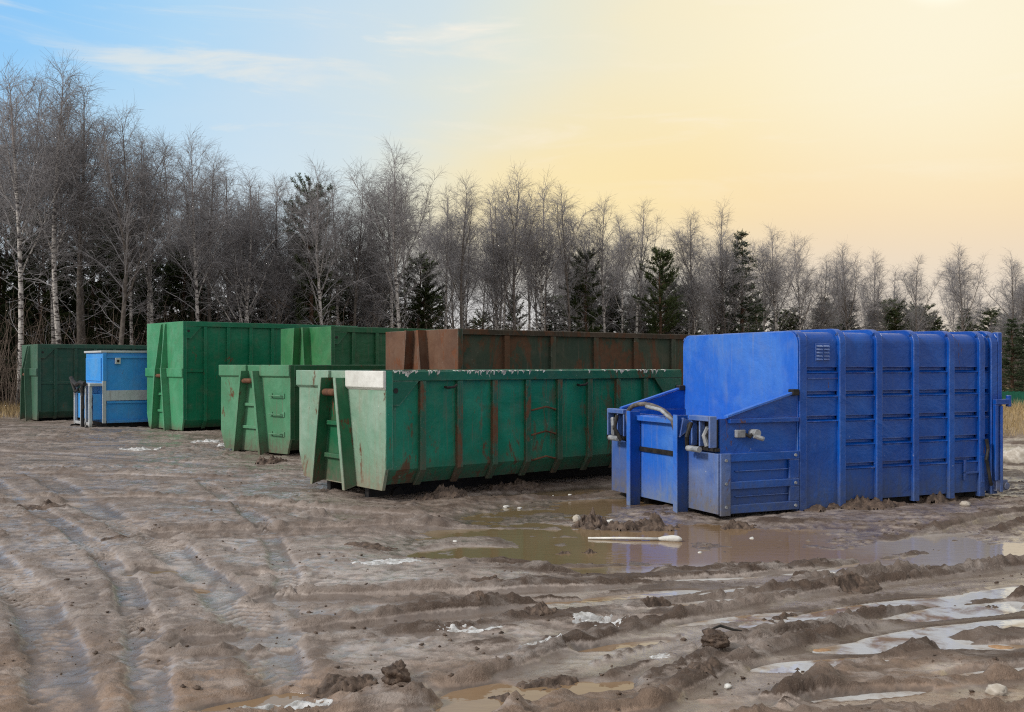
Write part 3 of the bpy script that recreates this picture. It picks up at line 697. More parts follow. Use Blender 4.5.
# rear door, hinge posts, latch
rd = MB().box((3.203, .05, .16), (3.29, BW - .05, BH - .02)).build('back_door', BLs, root, .01)
MB().box((3.205, -.05, .25), (3.285, .047, BH + .03)).build('door_post', BLs, root, .012)
mb = MB(); mb.box((3.10, -.115, 1.30), (3.37, -.055, 1.37)); mb.box((3.10, -.11, .30), (3.15, -.056, 1.30)); mb.tube([(3.36, -.085, 1.27), (3.36, -.085, 1.42)], .035, 10)
mb.build('door_latch', BLs, root, .006)
mb = MB(); mb.tube([(3.21, -.09, .15), (3.21, -.09, 1.28)], .028, 8); mb.build('latch_rod', BLs, root)
mb = MB(); mb.box((3.12, -.10, .16), (3.33, -.05, .30)); mb.tube([(3.30, -.12, .22), (3.30, .1, .22)], .05, 10); mb.build('hinge_block', BLw, root, .008)
mb = MB(); mb.tube([(2.97, -.07, .85), (2.99, -.08, .72), (2.96, -.08, .58), (2.99, -.085, .45), (3.02, -.085, .32), (3.05, -.08, .24)], .022, 6); mb.build('chain', DARK, root)
mb = MB(); mb.box((2.62, -.03, .32), (2.66, -.002, .58)); mb.box((2.62, -.03, .40), (2.95, -.005, .43)); mb.box((2.9, -.05, .28), (2.96, -.002, .62)); mb.build('stop_bracket', BLs, root, .005)
# press box in front
FX = -1.19; BT = 1.20
MB().box((FX + .02, .03, .12), (-.07, .075, BT)).build('press_side', BLs, root)
MB().box((FX + .02, BW - .075, .12), (-.07, BW - .03, BT)).build('press_side', BLs, root)
MB().box((FX + .022, .077, .95), (-.07, BW - .077, 1.0)).build('press_deck', BLs, root)
fr = MB()
for z0_, z1_ in ((.10, .20), (.38, .47), (.70, .80)): fr.box((FX + .14, -.015, z0_), (-.058, .028, z1_))
fr.box((-.20, -.012, .201), (-.058, .027, .379)); fr.box((-.20, -.012, .471), (-.058, .027, .699))
for z0_, z1_ in ((.285, .30), (.58, .595)): fr.box((FX + .22, .004, z0_), (-.202, .028, z1_))
fr.build('side_frame', BLs, root, .008)
MB().box((FX + .13, -.02, BT - .055), (-.06, .0285, BT)).build('side_rail', BLs, root, .008)
MB().box((FX, -.018, .08), (FX + .137, .0285, .80)).build('corner_post', BLw, root, .006)
# sloping wings between press box and body
for s, f in ((lambda v: v, 0), (lambda v: BW - v, 1)):
    a_, b_ = sorted((s(.02), s(.05)))
    mb = MB(); mb.prism([(FX + .10, BT + .002), (-.064, BT + .002), (-.064, 1.475), (-.12, 1.475)], 'y', a_, b_); wg = mb.build('wing_plate', BLs, root)
    a_, b_ = sorted((s(-.01), s(.06)))
    mb = MB(); mb.prism([(FX + .10, BT + .012), (-.10, 1.487), (-.10, 1.515), (FX + .10, BT + .04)], 'y', a_, b_); mb.build('wing_rail', BLf, root, .004)
    mb = MB(); mb.box((-.16, min(s(-.03), s(.07)), 1.46), (-.065, max(s(-.03), s(.07)), 1.535)); mb.build('wing_lug', DARK, root, .01)
# front of the press box
MB().box((FX - .03, .0, .10), (FX + .018, .60, .80)).build('front_panel', BLw, root, .006)
MB().box((FX - .03, BW - .60, .10), (FX + .018, BW, .80)).build('front_panel', BLw, root, .006)
MB().box((FX - .02, .603, .10), (FX + .018, BW - .603, 1.17)).build('front_panel', BLf, root, .006)
MB().box((FX - .045, .75, .70), (FX - .0205, BW - .75, .76)).build('front_seam', DARK, root, .004)
MB().box((FX - .09, .603, 1.10), (FX - .021, BW - .603, 1.165)).build('front_lip', BLf, root, .006)
MB().box((FX + .02, .08, .80), (FX + .06, BW - .08, BT - .02)).build('front_upper_wall', BLs, root)
for v0, v1 in ((.58, .665), (BW - .79, BW - .705)):
    pl = MB(); pl.prism([(FX - .19, -.06), (FX - .031, .0), (FX - .031, BT + .02), (FX - .19, BT + .02)], 'y', v0 + .03, v1 - .03)
    hp = pl.build('hook_plate', BLs, root, .004)
    MB().box((FX - .208, v0, -.07), (FX - .1905, v1, BT + .025)).build('edge_strip', BLf, hp, .004)
    mb = MB(); mb.prism([(FX - .17, .96), (FX - .05, 1.04), (FX - .05, 1.16), (FX - .12, 1.19)], 'y', v0 - .012 if v0 < 1 else v1 - .038, v0 + .038 if v0 < 1 else v1 + .012); mb.build('hook_cheek', BLw, hp)
# hook bail arched between the plates
mb = MB()
pts = []
for k in range(13):
    a = math.pi * k / 12
    pts.append((FX - .12, BW / 2 + .07 - .56 * math.cos(a) + .16 * math.sin(a), 1.05 + .27 * math.sin(a) ** .75 if 0 < k < 12 else 1.03))
mb.tube(pts, .030, 9); mb.build('hook_bail', BAIL, root, smooth=True)
mb = MB(); mb.tube([(FX - .10, .74, 1.10), (FX - .20, .95, 1.27), (FX - .22, 1.25, 1.30)], .024, 8); mb.build('bail_stay', GALV, root, smooth=True)
# clamp assemblies on both front corners
for s in (lambda v: v, lambda v: BW - v):
    def bx(mb, u0, v0, z0_, u1, v1, z1_): a_, b_ = sorted((s(v0), s(v1))); return mb.box((u0, a_, z0_), (u1, b_, z1_))
    mb = MB(); bx(mb, FX - .05, .02, .82, FX + .015, .56, .86); bx(mb, FX - .02, .05, .862, FX + .014, .55, 1.19); cl = mb.build('clamp_bracket', DARK, root, .006)
    mb = MB(); bx(mb, FX - .12, .03, .865, FX - .022, .060, BT + .03); bx(mb, FX - .12, .064, 1.17, FX - .022, .46, BT + .03); bx(mb, FX - .10, .26, .87, FX - .022, .285, 1.168); bx(mb, FX - .10, .42, .87, FX - .022, .45, 1.168); mb.build('clamp_frame', BLw, cl, .008)
    mb = MB(); mb.tube([(FX - .15, s(.36), 1.15), (FX - .20, s(.38), .98), (FX - .14, s(.46), .82)], .026, 8); mb.build('clamp_lever', DARK, cl)
    mb = MB(); mb.tube([(FX - .08, s(.12), 1.1), (FX - .10, s(.17), 1.0), (FX - .08, s(.14), .88)], .03, 8); mb.build('clamp_pin', GALV, cl)
    mb = MB(); mb.tube([(FX - .16, s(.18), .84), (FX - .16, s(.42), .84)], .035, 10); mb.build('clamp_roller', GALV, cl)
for v0, dz in ((.62, .0), (.70, -.05)):
    mb = MB(); mb.tube([(FX - .05, v0 - .06, 1.12), (FX - .10, v0, .98 + dz), (FX - .09, v0 + .10, .80 + dz), (FX - .05, v0 + .16, .70 + dz), (FX - .025, v0 + .17, .55)], .016, 7); mb.build('hose', DARK, root, smooth=True)
for u, z in ((FX + .07, .72), (FX + .07, .45), (FX + .07, .18), (-.12, .75), (-.12, .42), (-.12, .15)):
    mb = MB(); mb.tube([(u, -.034, z), (u, -.0155, z)], .018, 6); mb.build('bolt', GALV, root)
MB().box((FX - .012, .615, .10), (FX + .0, .70, 1.15)).build('gap_shade', DARK, root)  # dark strip added to imitate the shaded gap beside the hook plate
# hydraulic / electric couplings on the near side
sk = MB().box((FX + .22, -.03, .98), (FX + .34, .028, 1.07)).build('coupling', GALV, root, .008)
mb = MB(); mb.tube([(FX + .46, .03, 1.03), (FX + .46, -.10, 1.03)], .045, 12); mb.tube([(FX + .42, -.08, 1.0), (FX + .53, -.11, .96)], .028, 8); mb.build('coupling', GALV, root)
mb = MB(); mb.tube([(FX + .34, -.01, 1.02), (FX + .39, -.05, .985), (FX + .43, -.03, 1.02)], .02, 8); mb.build('hose', DARK, root)

# ------------------------------------------------------------------ small light blue press container at the back left
pr = empty('press_container', (-11.25, 27.65, -.03), R(37), 'light blue press container with white band and front frame beside the farthest green container', 'press container')
pl_, pw_, ph_ = 4.6, 1.75, 2.2
mb = MB(); mb.box((0, .02, .22), (pl_, pw_ - .02, ph_ - .06)); mb.build('body', BLl, pr, .01)
mb = MB(); mb.box((-.05, -.02, ph_ - .057), (pl_ + .05, pw_ + .02, ph_)); mb.build('lid', PWH, pr, .01)
mb = MB(); mb.box((.087, -.03, .82), (pl_, .018, 1.10)); mb.build('white_band', PWH, pr, .006)
mb = MB()
mb.box((.0, -.03, 1.362), (.10, .018, ph_ - .06)); mb.box((.102, -.03, .20), (pl_, .018, .27)); mb.box((1.45, -.03, .272), (1.53, .018, .818)); mb.box((.102, -.03, .74), (pl_, .018, .80))
mb.box((.102, -.03, 1.99), (pl_, .018, 2.06))
mb.build('side_frame', BLl, pr, .006)
mb = MB(); mb.box((-.012, -.034, .20), (.085, .0185, 1.36)); mb.build('corner_post', PWH, pr, .006)
mb = MB(); mb.box((.32, -.07, 1.83), (.46, .017, 2.0)); jb = mb.build('junction_box', PWH, pr, .008)
mb = MB(); mb.tube([(.39, -.09, 1.915), (.39, -.07, 1.915)], .035, 10); mb.build('knob', DARK, jb)
mb = MB(); mb.box((-.03, .10, 1.36), (-.001, pw_ - .10, 2.0)); mb.build('hopper_hatch', BLl, pr, .01)
mb = MB(); mb.box((-.34, .0, 1.22), (-.002, pw_, 1.30)); mb.build('shelf', PWH, pr, .008)
for v in (.05, pw_ - .12):
    mb = MB(); mb.box((-.34, v, .02), (-.26, v + .09, 1.218)); mb.build('frame_post', PWH, pr, .006)
for v in (.55, 1.05):
    mb = MB(); mb.box((-.31, v, .05), (-.25, v + .08, 1.218)); mb.build('hook_plate', PWH, pr, .006)
mb = MB(); mb.box((-.33, .142, .14), (-.27, pw_ - .122, .22)); mb.build('frame_sill', PWH, pr, .006)
mb = MB(); mb.box((-.24, .05, .30), (-.003, pw_ - .05, 1.0)); mb.build('pump_box', BLl, pr, .01)
mb = MB(); mb.tube([(-.44, 1.6, 1.44), (-.43, 1.45, 1.34), (-.42, 1.05, 1.24), (-.44, .6, 1.32), (-.42, .2, 1.28)], .06, 8)
mb.tube([(-.46, 1.45, 1.34), (-.42, 1.2, 1.05), (-.4, .9, 1.12)], .045, 8); mb.tube([(-.44, .55, 1.15), (-.42, .4, .95), (-.4, .42, .6)], .04, 8); mb.build('hook_gear', DARK, pr)
mb = MB(); mb.tube([(-.40, .5, .06), (-.40, .5, 1.25)], .05, 8); mb.build('ram', DARK, pr)
for v in (.08, pw_ - .14):
    mb = MB(); mb.prism([(-.50, .0), (-.10, .0), (-.14, .12), (-.42, .12)], 'y', v, v + .06); mb.build('foot', DARK, pr)
MB().box((.15, .15, 0), (pl_ - .1, pw_ - .15, .218)).build('belly_frame', DARK, pr)

# ------------------------------------------------------------------ trees
m, t, b = new_mat('birch_bark')
tc = t.node('ShaderNodeTexCoord'); P = tc.outputs['Object']; sp = t.node('ShaderNodeSeparateXYZ'); t.l.new(P, sp.inputs[0])
oi = t.node('ShaderNodeObjectInfo')
band = t.noise(t.mapping(P, (3, 3, 16)), 1.2, 5, .65, .4); blot = t.noise(t.mapping(P, (2, 2, 3)), 2.2, 5, .6, .3)
white = t.mix(oi.outputs['Random'], lin(186, 180, 174), lin(224, 218, 210))
c_ = t.mix(t.smooth(band, .50, .60), white, lin(48, 42, 40))
c_ = t.mix(t.smooth(blot, .52, .62), c_, lin(62, 54, 52))
up_ = t.smooth(t.math('ADD', sp.outputs[2], t.math('MULTIPLY', blot, 3.)), 9.5, 12.5)
c_ = t.mix(up_, c_, lin(150, 140, 136))
base_ = t.smooth(sp.outputs[2], .3, 1.6, .85, 0.)
c_ = t.mix(base_, c_, lin(54, 48, 44)); t.l.new(c_, b.inputs['Base Color']); setb(b, Roughness=.85); BIRCH = m
ALDER = simple('grey_brown_bark', lin(88, 80, 74), lin(130, 122, 114), 6, .9)
TWIG = simple('dark_twig_bark', lin(138, 134, 134), lin(172, 169, 170), 3, .9, 0)
TWIG2 = simple('brown_twig_bark', lin(92, 80, 72), lin(124, 110, 98), 3, .9, 0)
NEEDLE = simple('pine_needles', lin(52, 66, 40), lin(86, 96, 56), 2.2, .75, 0, .2)
NEEDLE2 = simple('spruce_needles', lin(46, 60, 44), lin(74, 86, 60), 2.2, .75, 0, .2)
PINEBARK = simple('pine_bark', lin(70, 54, 44), lin(104, 80, 62), 6, .9)

class Fast:
    """many thin tapering tubes, vectorised"""
    def __init__(s, sides=3): s.seg = []; s.sides = sides
    def add(s, pts, r0, r1):
        n = len(pts)
        for i in range(n - 1):
            s.seg.append((*pts[i], *pts[i + 1], r0 + (r1 - r0) * i / (n - 1), r0 + (r1 - r0) * (i + 1) / (n - 1)))
    def arrays(s):
        A = np.array(s.seg); a, b_ = A[:, :3], A[:, 3:6]; d = b_ - a; d /= np.linalg.norm(d, axis=1, keepdims=True) + 1e-9
        ref = np.where(np.abs(d[:, 2:3]) < .9, [[0, 0, 1.]], [[1., 0, 0]]); u = np.cross(d, ref); u /= np.linalg.norm(u, axis=1, keepdims=True); v = np.cross(d, u)
        k = s.sides; ang = 2 * np.pi * np.arange(k) / k
        off = u[:, None] * np.cos(ang)[None, :, None] + v[:, None] * np.sin(ang)[None, :, None]
        V = np.concatenate([a[:, None] + off * A[:, 6][:, None, None], b_[:, None] + off * A[:, 7][:, None, None]], 1)
        n = len(A); base = (np.arange(n) * 2 * k)[:, None]; j = np.arange(k)
        F = np.stack([base + j, base + (j + 1) % k, base + k + (j + 1) % k, base + k + j], -1).reshape(-1, 4)
        return V.reshape(-1, 3), F
def mesh_np(name, V, F, mat, smooth=False):
    me = bpy.data.meshes.new(name); me.vertices.add(len(V)); me.vertices.foreach_set('co', V.astype(np.float32).ravel())
    k = F.shape[1]; me.loops.add(F.size); me.loops.foreach_set('vertex_index', F.astype(np.int32).ravel())
    me.polygons.add(len(F)); me.polygons.foreach_set('loop_start', (np.arange(len(F)) * k).astype(np.int32))
    if smooth: me.polygons.foreach_set('use_smooth', np.ones(len(F), bool))
    me.update(); me.validate(); me.materials.append(mat); return me

def limb(rr, p, d, length, n, droop, wander):
    pts = [tuple(p)]; p = Vector(p); d = Vector(d).normalized()
    for i in range(n):
        d = (d + Vector((rr.gauss(0, wander), rr.gauss(0, wander), rr.gauss(0, wander) + droop * (i + 1) / n))).normalized()
        p = p + d * (length / n); pts.append(tuple(p))
    return pts, d
def birch_meshes(seed, H=12., crown0=.28, spread=1., dense=1., stems=1, low=5, weep=1.):
    rr = random.Random(seed); tr = MB(); tw = Fast(3)
    for s in range(stems):
        ox, oy = (0, 0) if s == 0 else (rr.uniform(-.5, .5), rr.uniform(-.4, .4))
        hh = H if s == 0 else H * rr.uniform(.75, .95)
        n = 22; lean = (rr.uniform(-.03, .03) + ox * .07, rr.uniform(-.03, .03) + oy * .06); cur = [ox, oy]; pts = []; rad = []
        ph = rr.uniform(0, 6)
        for i in range(n + 1):
            f = i / n
            pts.append((ox + lean[0] * hh * f + .16 * math.sin(ph + f * 5), oy + lean[1] * hh * f + .12 * math.cos(ph * 1.7 + f * 4), hh * f))
            rad.append((.112 if s == 0 else .085) * (1 - f) ** .8 * (1 + .5 * max(0, .06 - f) / .06) + .008)
        tr.tube(pts, rad, 8)
        axes = [(pts, rad, n, crown0, int((36 if s == 0 else 24) * dense), 1., hh)]
        for k in range(rr.randint(3, 5)):
            f = rr.uniform(crown0 + .02, .70); i = int(f * n); a = rr.uniform(0, 6.28); el = R(rr.uniform(60, 76))
            ln = (1 - f) * hh * rr.uniform(.62, .98)
            lp, _ = limb(rr, pts[i], (math.cos(a) * math.cos(el), math.sin(a) * math.cos(el), math.sin(el)), ln, 9, .10, .07)
            lr = [.032 * (1 - q / 9) + .008 for q in range(10)]; tr.tube(lp, lr, 6); axes.append((lp, lr, 9, .15, int(12 * dense), .60, ln))
        for ap, ar_, an, c0, nb, sc_, _h in axes:
          for k in range(nb):
            f = c0 + (1 - c0) * ((k + rr.random()) / nb) ** .9 * .985
            i = min(an - 1, int(f * an)); q = f * an - i
            p = [ap[i][c] + (ap[i + 1][c] - ap[i][c]) * q for c in range(3)]
            a = k * 2.4 + rr.uniform(-.6, .6); rel = (f - c0) / (1 - c0); hrel = max(0, min(1, p[2] / hh))
            ln = sc_ * spread * (2.5 * (1 - rel) ** .8 * (.55 + .45 * min(1, rel * 5)) + .40) * rr.uniform(.55, 1.3)
            el = R(rr.uniform(34, 62) + 16 * rel)
            d = (math.cos(a) * math.cos(el), math.sin(a) * math.cos(el), math.sin(el))
            bp, bd = limb(rr, p, d, ln, 5, -.01, .11)
            tw.add(bp, .009 + .009 * ln, .005)
            ns = int(max(4, 5.4 * ln) * dense * (.5 + .5 * min(1, max(0, (hrel - .30) / .28))) + .5)
            for j in range(ns):
                g = rr.uniform(.2, 1.); bi = min(4, int(g * 5)); gq = g * 5 - bi
                sp_ = [bp[bi][c] + (bp[bi + 1][c] - bp[bi][c]) * gq for c in range(3)]
                dd = (Vector(bp[bi + 1]) - Vector(bp[bi])).normalized()
                sd_ = (dd + Vector((rr.gauss(0, .6), rr.gauss(0, .6), rr.gauss(.1, .4)))).normalized()
                sl = rr.uniform(.45, 1.1) * (.5 + .28 * ln)
                s2, _ = limb(rr, sp_, sd_, sl, 4, (-.13 + .12 * hrel) * weep, .15)
                tw.add(s2, .0068, .004)
                for q2 in range(rr.randint(6, 9)):
                    gi = rr.randint(1, 4); td = (Vector(s2[gi]) - Vector(s2[gi - 1])).normalized() + Vector((rr.gauss(0, .6), rr.gauss(0, .6), rr.gauss((-.25 + .25 * hrel) * weep, .45)))
                    t3, _ = limb(rr, s2[gi], td, rr.uniform(.25, .75), 2, (-.32 + .2 * hrel) * weep, .15)
                    tw.add(t3, .0036, .0024)
        # a few bare low limbs
        for k in range(low):
            f = rr.uniform(.10, crown0 + .05); i = int(f * n); a = rr.uniform(0, 6.28); el = R(rr.uniform(15, 50))
            bp, bd = limb(rr, pts[i], (math.cos(a) * math.cos(el), math.sin(a) * math.cos(el), math.sin(el)), rr.uniform(.8, 2.4), 6, .03, .16)
            tw.add(bp, .02, .006)
            for j in range(9):
                gi = rr.randint(2, 5); s2, _ = limb(rr, bp[gi], (rr.gauss(0, 1), rr.gauss(0, 1), rr.gauss(.3, .6)), rr.uniform(.3, .8), 3, 0, .2); tw.add(s2, .008, .004)
    V, F = tw.arrays()
    return tr, V, F
def conifer_meshes(seed, H, kind):
    rr = random.Random(seed); nr = np.random.default_rng(seed); tr = MB(); bt = Fast(4); tips = []
    n = 14; pts = [(.05 * math.sin(i * .9 + seed), .05 * math.cos(i * .7 + seed), H * i / n) for i in range(n + 1)]
    tr.tube(pts, [.13 * H / 9 * (1 - i / n) ** .8 + .012 for i in range(n + 1)], 8)
    levels = int(H * (3.4 if kind == 'spruce' else 2.6)); start = .08 if kind == 'spruce' else .16
    for k in range(levels):
        f = start + (1 - start) * (k + rr.uniform(-.3, .3) + .5) / levels; f = min(.985, max(.03, f)); z = H * f
        if kind == 'spruce': ln = .20 * H * (1 - f) ** .9 + .12
        else: ln = (.15 * H) * (math.sin(math.pi * min(1, (1 - f) * .95 + .12)) ** .7) * .95 + .15
        for j in range(rr.randint(5, 7) if kind == 'spruce' else rr.randint(4, 6)):
            a = rr.uniform(0, 6.283); el = R(rr.uniform(-18, 12) + 30 * f) if kind == 'spruce' else R(rr.uniform(5, 45))
            L_ = ln * rr.uniform(.55, 1.15); d0 = (math.cos(a) * math.cos(el), math.sin(a) * math.cos(el), math.sin(el))
            bp, _ = limb(rr, (0, 0, z), d0, L_, 5, .02 if kind == 'spruce' else .12, .08); bt.add(bp, .012 + .008 * L_, .005)
            m_ = int(5 + L_ * (15 if kind == 'spruce' else 13))
            for q in range(m_):
                g = rr.uniform(.22, 1.02); bi = min(4, int(g * 5)); p0 = Vector(bp[bi]).lerp(Vector(bp[bi + 1]), min(1, g * 5 - bi))
                dd = (Vector(bp[bi + 1]) - Vector(bp[bi])).normalized()
                w_ = .6 if kind == 'spruce' else .5
                sd_ = (dd + Vector((rr.gauss(0, w_), rr.gauss(0, w_), rr.gauss(-.22 if kind == 'spruce' else .35, .3)))).normalized()
                sl = rr.uniform(.14, .36) * (1 if kind == 'spruce' else .85)
                tips.append((*p0, *(p0 + sd_ * sl)))
    T = np.array(tips); a, b_ = T[:, :3], T[:, 3:]; K = 20
    tt = nr.uniform(0, 1.05, (len(T), K, 1)); base = a[:, None] + (b_ - a)[:, None] * tt
    ax = (b_ - a); ax /= np.linalg.norm(ax, axis=1, keepdims=True)
    rnd = nr.normal(size=(len(T), K, 3)); nd = ax[:, None] * .75 + rnd * .55; nd /= np.linalg.norm(nd, axis=2, keepdims=True)
    nl = nr.uniform(.05, .11, (len(T), K, 1)) * (1.0 if kind == 'spruce' else 1.35); tip = base + nd * nl
    sidev = np.cross(nd, nr.normal(size=nd.shape)); sidev /= np.linalg.norm(sidev, axis=2, keepdims=True); hw = .013
    mid = base + nd * nl * .5
    V = np.stack([base, mid + sidev * hw, tip, mid - sidev * hw], 2).reshape(-1, 3)
    F = np.arange(len(V)).reshape(-1, 4)
    return tr, bt.arrays(), V, F

BIRCHES = []
for sd_, kw in ((1, dict(crown0=.40, low=4)), (2, dict(crown0=.34, spread=.85, dense=1.15)), (3, dict(crown0=.36, stems=2, spread=.9)), (4, dict(crown0=.46, spread=.8, low=7)),
                (5, dict(crown0=.30, spread=1.1, dense=1.1, weep=1.3)), (6, dict(crown0=.38, spread=.65, dense=.95, weep=.7)), (8, dict(crown0=.32, stems=3, spread=.85, dense=.9))):
    tr, V, F = birch_meshes(sd_, **kw)
    tm = bpy.data.meshes.new('trunk'); tm.from_pydata(tr.v, [], tr.f); tm.materials.append(BIRCH); tm.polygons.foreach_set('use_smooth', [True] * len(tm.polygons))
    tm2 = tm.copy(); tm2.materials[0] = ALDER
    BIRCHES.append((tm, tm2, mesh_np('crown', V, F, TWIG), None))
CONS = {'pine': [], 'spruce': []}
for kind, sds, HH in (('pine', (21, 22, 23), 9.), ('spruce', (31, 32), 9.)):
    for s in sds:
        tr, (bv, bf), V, F = conifer_meshes(s, HH, kind)
        n0 = len(tr.v); allv = np.vstack([np.array(tr.v), bv]); fs = [f for f in tr.f] + [tuple(int(i) + n0 for i in f) for f in bf]
        tm = bpy.data.meshes.new('trunk'); tm.from_pydata([tuple(x) for x in allv], [], fs); tm.materials.append(PINEBARK)
        CONS[kind].append((tm, mesh_np('crown', V, F, NEEDLE if kind == 'pine' else NEEDLE2)))

def put_tree(name, trunk, crown, x, y, h, h0, label, cat, group, rz=None, wide=1., part=True):
    s = h / h0
    root = bpy.data.objects.new(name, trunk); COL.objects.link(root)
    # the trunk is a part: the thing itself is an empty at the foot
    COL.objects.unlink(root); bpy.data.objects.remove(root)
    root = empty(name, (x, y, gz(x, y) - .05), random.uniform(0, 6.28) if rz is None else rz, label, cat, group)
    root.scale = (s * wide, s * wide, s)
    for nm, me in (('trunk', trunk), ('crown', crown)):
        o = bpy.data.objects.new(nm, me); COL.objects.link(o); o.parent = root
    return root

def dline(px): return float(np.interp(px, [-260, 0, 400, 720, 1000, 1250], [37, 40, 47, 60, 76, 92]))
SKY_X = [-200, 0, 50, 80, 100, 140, 165, 215, 240, 275, 300, 330, 370, 400, 425, 460, 490, 515, 560, 600, 640, 665, 720, 745, 790, 840, 880, 910, 960, 985, 1010, 1100, 1250]
SKY_Y = [70, 70, 60, 78, 105, 115, 138, 133, 165, 172, 178, 163, 172, 148, 180, 176, 182, 170, 182, 198, 198, 215, 202, 232, 228, 243, 250, 256, 246, 268, 254, 262, 270]
def top_y(px): return float(np.interp(px, SKY_X, SKY_Y))
def place(px, py, d): return (px - 512) * d / 1006, EYE + (364 - py) * d / 1006

# birches one can tell apart along the front of the wood: x of the trunk, top, depth offset, variant, white bark, label
FRONT = [
    (20, 66, 0, 0, 1, 'tall white trunked birch left of the farthest green container'),
    (60, 57, 1, 3, 1, 'tallest bare birch, rising straight over the farthest green container'),
    (84, 78, 2, 1, 0, 'dark barked birch over the light blue press container'),
    (122, 104, 0, 4, 0, 'broad bare birch between the press container and the emerald container'),
    (150, 128, 3, 5, 1, 'thin birch just left of the emerald container'),
    (196, 133, 0, 0, 1, 'pale trunked birch with wide low limbs behind the emerald container'),
    (214, 150, 3, 3, 0, 'dark slim birch next to the pale one behind the emerald container'),
    (246, 166, 1, 6, 1, 'many stemmed birch over the right end of the emerald container'),
    (274, 172, 2, 1, 0, 'grey birch just left of the leaf green container'),
    (322, 162, 0, 4, 1, 'white trunked birch standing in front of a dark pine over the leaf green container'),
    (357, 176, 2, 5, 0, 'thin birch between the leaf green and the brown container'),
    (388, 165, 1, 1, 1, 'slender white birch paired with the tallest one over the brown container'),
    (399, 144, 0, 4, 1, 'tallest pointed birch over the brown container'),
    (443, 184, 2, 5, 1, 'thin birch beside the gap of sky over the brown container'),
    (464, 175, 0, 3, 0, 'dark stemmed birch right of the sky gap over the brown container'),
    (497, 184, 1, 6, 1, 'clump of birch stems over the middle of the brown container'),
    (516, 169, 0, 4, 0, 'dense tall birch crown over the middle of the brown container'),
    (545, 176, 1, 2, 1, 'twin stemmed birch over the middle of the brown container'),
    (566, 182, 0, 5, 0, 'leaning thin birch over the brown container, left of the dark pines'),
    (603, 197, 0, 0, 1, 'white birch in front of the dark pine over the right of the brown container'),
    (638, 197, 2, 5, 1, 'thin tall birch between the two dark pines'),
    (690, 208, 1, 1, 0, 'grey birch over the left edge of the blue compactor'),
    (722, 199, 2, 6, 0, 'tall sparse birch left of the lone spruce'),
    (776, 226, 0, 4, 1, 'birch just right of the lone spruce over the blue compactor'),
    (800, 234, 1, 0, 1, 'white stemmed birch over the front end of the blue compactor'),
    (845, 242, 1, 4, 0, 'grey rounded birch over the middle of the blue compactor'),
    (872, 250, 2, 3, 1, 'pale stemmed birch over the middle of the blue compactor'),
    (914, 254, 1, 1, 0, 'dim birch over the rear half of the blue compactor'),
    (962, 244, 0, 4, 0, 'full crowned birch over the rear end of the blue compactor'),
    (1010, 252, 2, 2, 0, 'bare birch behind the young spruces at the right edge'),
]
BG = 'bare birches along the edge of the wood'
for px, ty, dd, var, wh, lab in FRONT:
    d = dline(px) + dd; x, h = place(px, ty, d)
    tm, tm2, cr, _ = BIRCHES[var]
    put_tree('birch_tree', tm if wh else tm2, cr, x, d, h, 12.7, lab, 'birch tree', BG, wide=1.0)
rr = random.Random(77)
LB = 'slim bare birch deep in the crowded wood behind the front row'
for k in range(80):
    px = -240 + 1440 * ((k + rr.random()) / 80) ** .9
    inside = 0 <= px <= 1024
    d = dline(px) + rr.choice([2.5, 4, 6, 9, 12, 16]) + rr.uniform(-1, 1)
    ty = top_y(px) + abs(rr.gauss(0, 26)) + 8
    x, h = place(px, ty, d); tm, tm2, cr, _ = BIRCHES[rr.randrange(7)]
    put_tree('birch_tree', tm if rr.random() < .65 else tm2, cr, x, d, max(5, h), 12.7, LB, 'birch tree', 'slim birches deep in the wood', wide=rr.uniform(.8, 1.1))
# evergreens
for px, ty, dd, kind, var, lab, wd in (
        (310, 190, 1.5, 'pine', 0, 'dark pine rising behind a white birch over the leaf green container', .95),
        (586, 254, 1.2, 'pine', 1, 'dark green pine over the right half of the brown container', 1.1),
        (660, 252, .8, 'pine', 2, 'dark pine just left of the blue compactor', 1.05),
        (742, 232, 1.0, 'spruce', 0, 'lone pointed spruce over the front of the blue compactor', 1.05),
        (424, 288, 4, 'pine', 1, 'low dark pine under the sky gap over the brown container', 1.3),
        (895, 305, 3, 'pine', 0, 'small green pine showing over the blue compactor roof', 1.4)):
    d = dline(px) + dd; x, h = place(px, ty, d); tm, cr = CONS[kind][var]
    put_tree('pine_tree' if kind == 'pine' else 'spruce_tree', tm, cr, x, d, h, 9., lab, kind + ' tree', 'evergreens among the birches', wide=wd)
for k, (px, ty, d, lab, wd) in enumerate(((1012, 325, 40, 'young dark spruce behind the green fence at the right', 1.5), (1030, 318, 42, 'bushy spruce cut by the right edge of the picture', 1.5), (1062, 322, 41, 'bushy spruce past the right edge of the picture', 1.4))):
    x, h = place(px, ty, d); tm, cr = CONS['spruce'][k % 2]
    put_tree('spruce_tree', tm, cr, x, d, h, 9., lab, 'spruce tree', 'young spruces behind the green fence', wide=wd)
LP = 'dark evergreen standing deep inside the wood behind the birches'
DK_X = [-250, 0, 60, 120, 200, 260, 330, 390, 420, 470, 540, 600, 700, 800, 1000, 1250]; DK_Y = [200, 205, 210, 215, 235, 240, 225, 270, 290, 305, 295, 275, 280, 300, 318, 320]
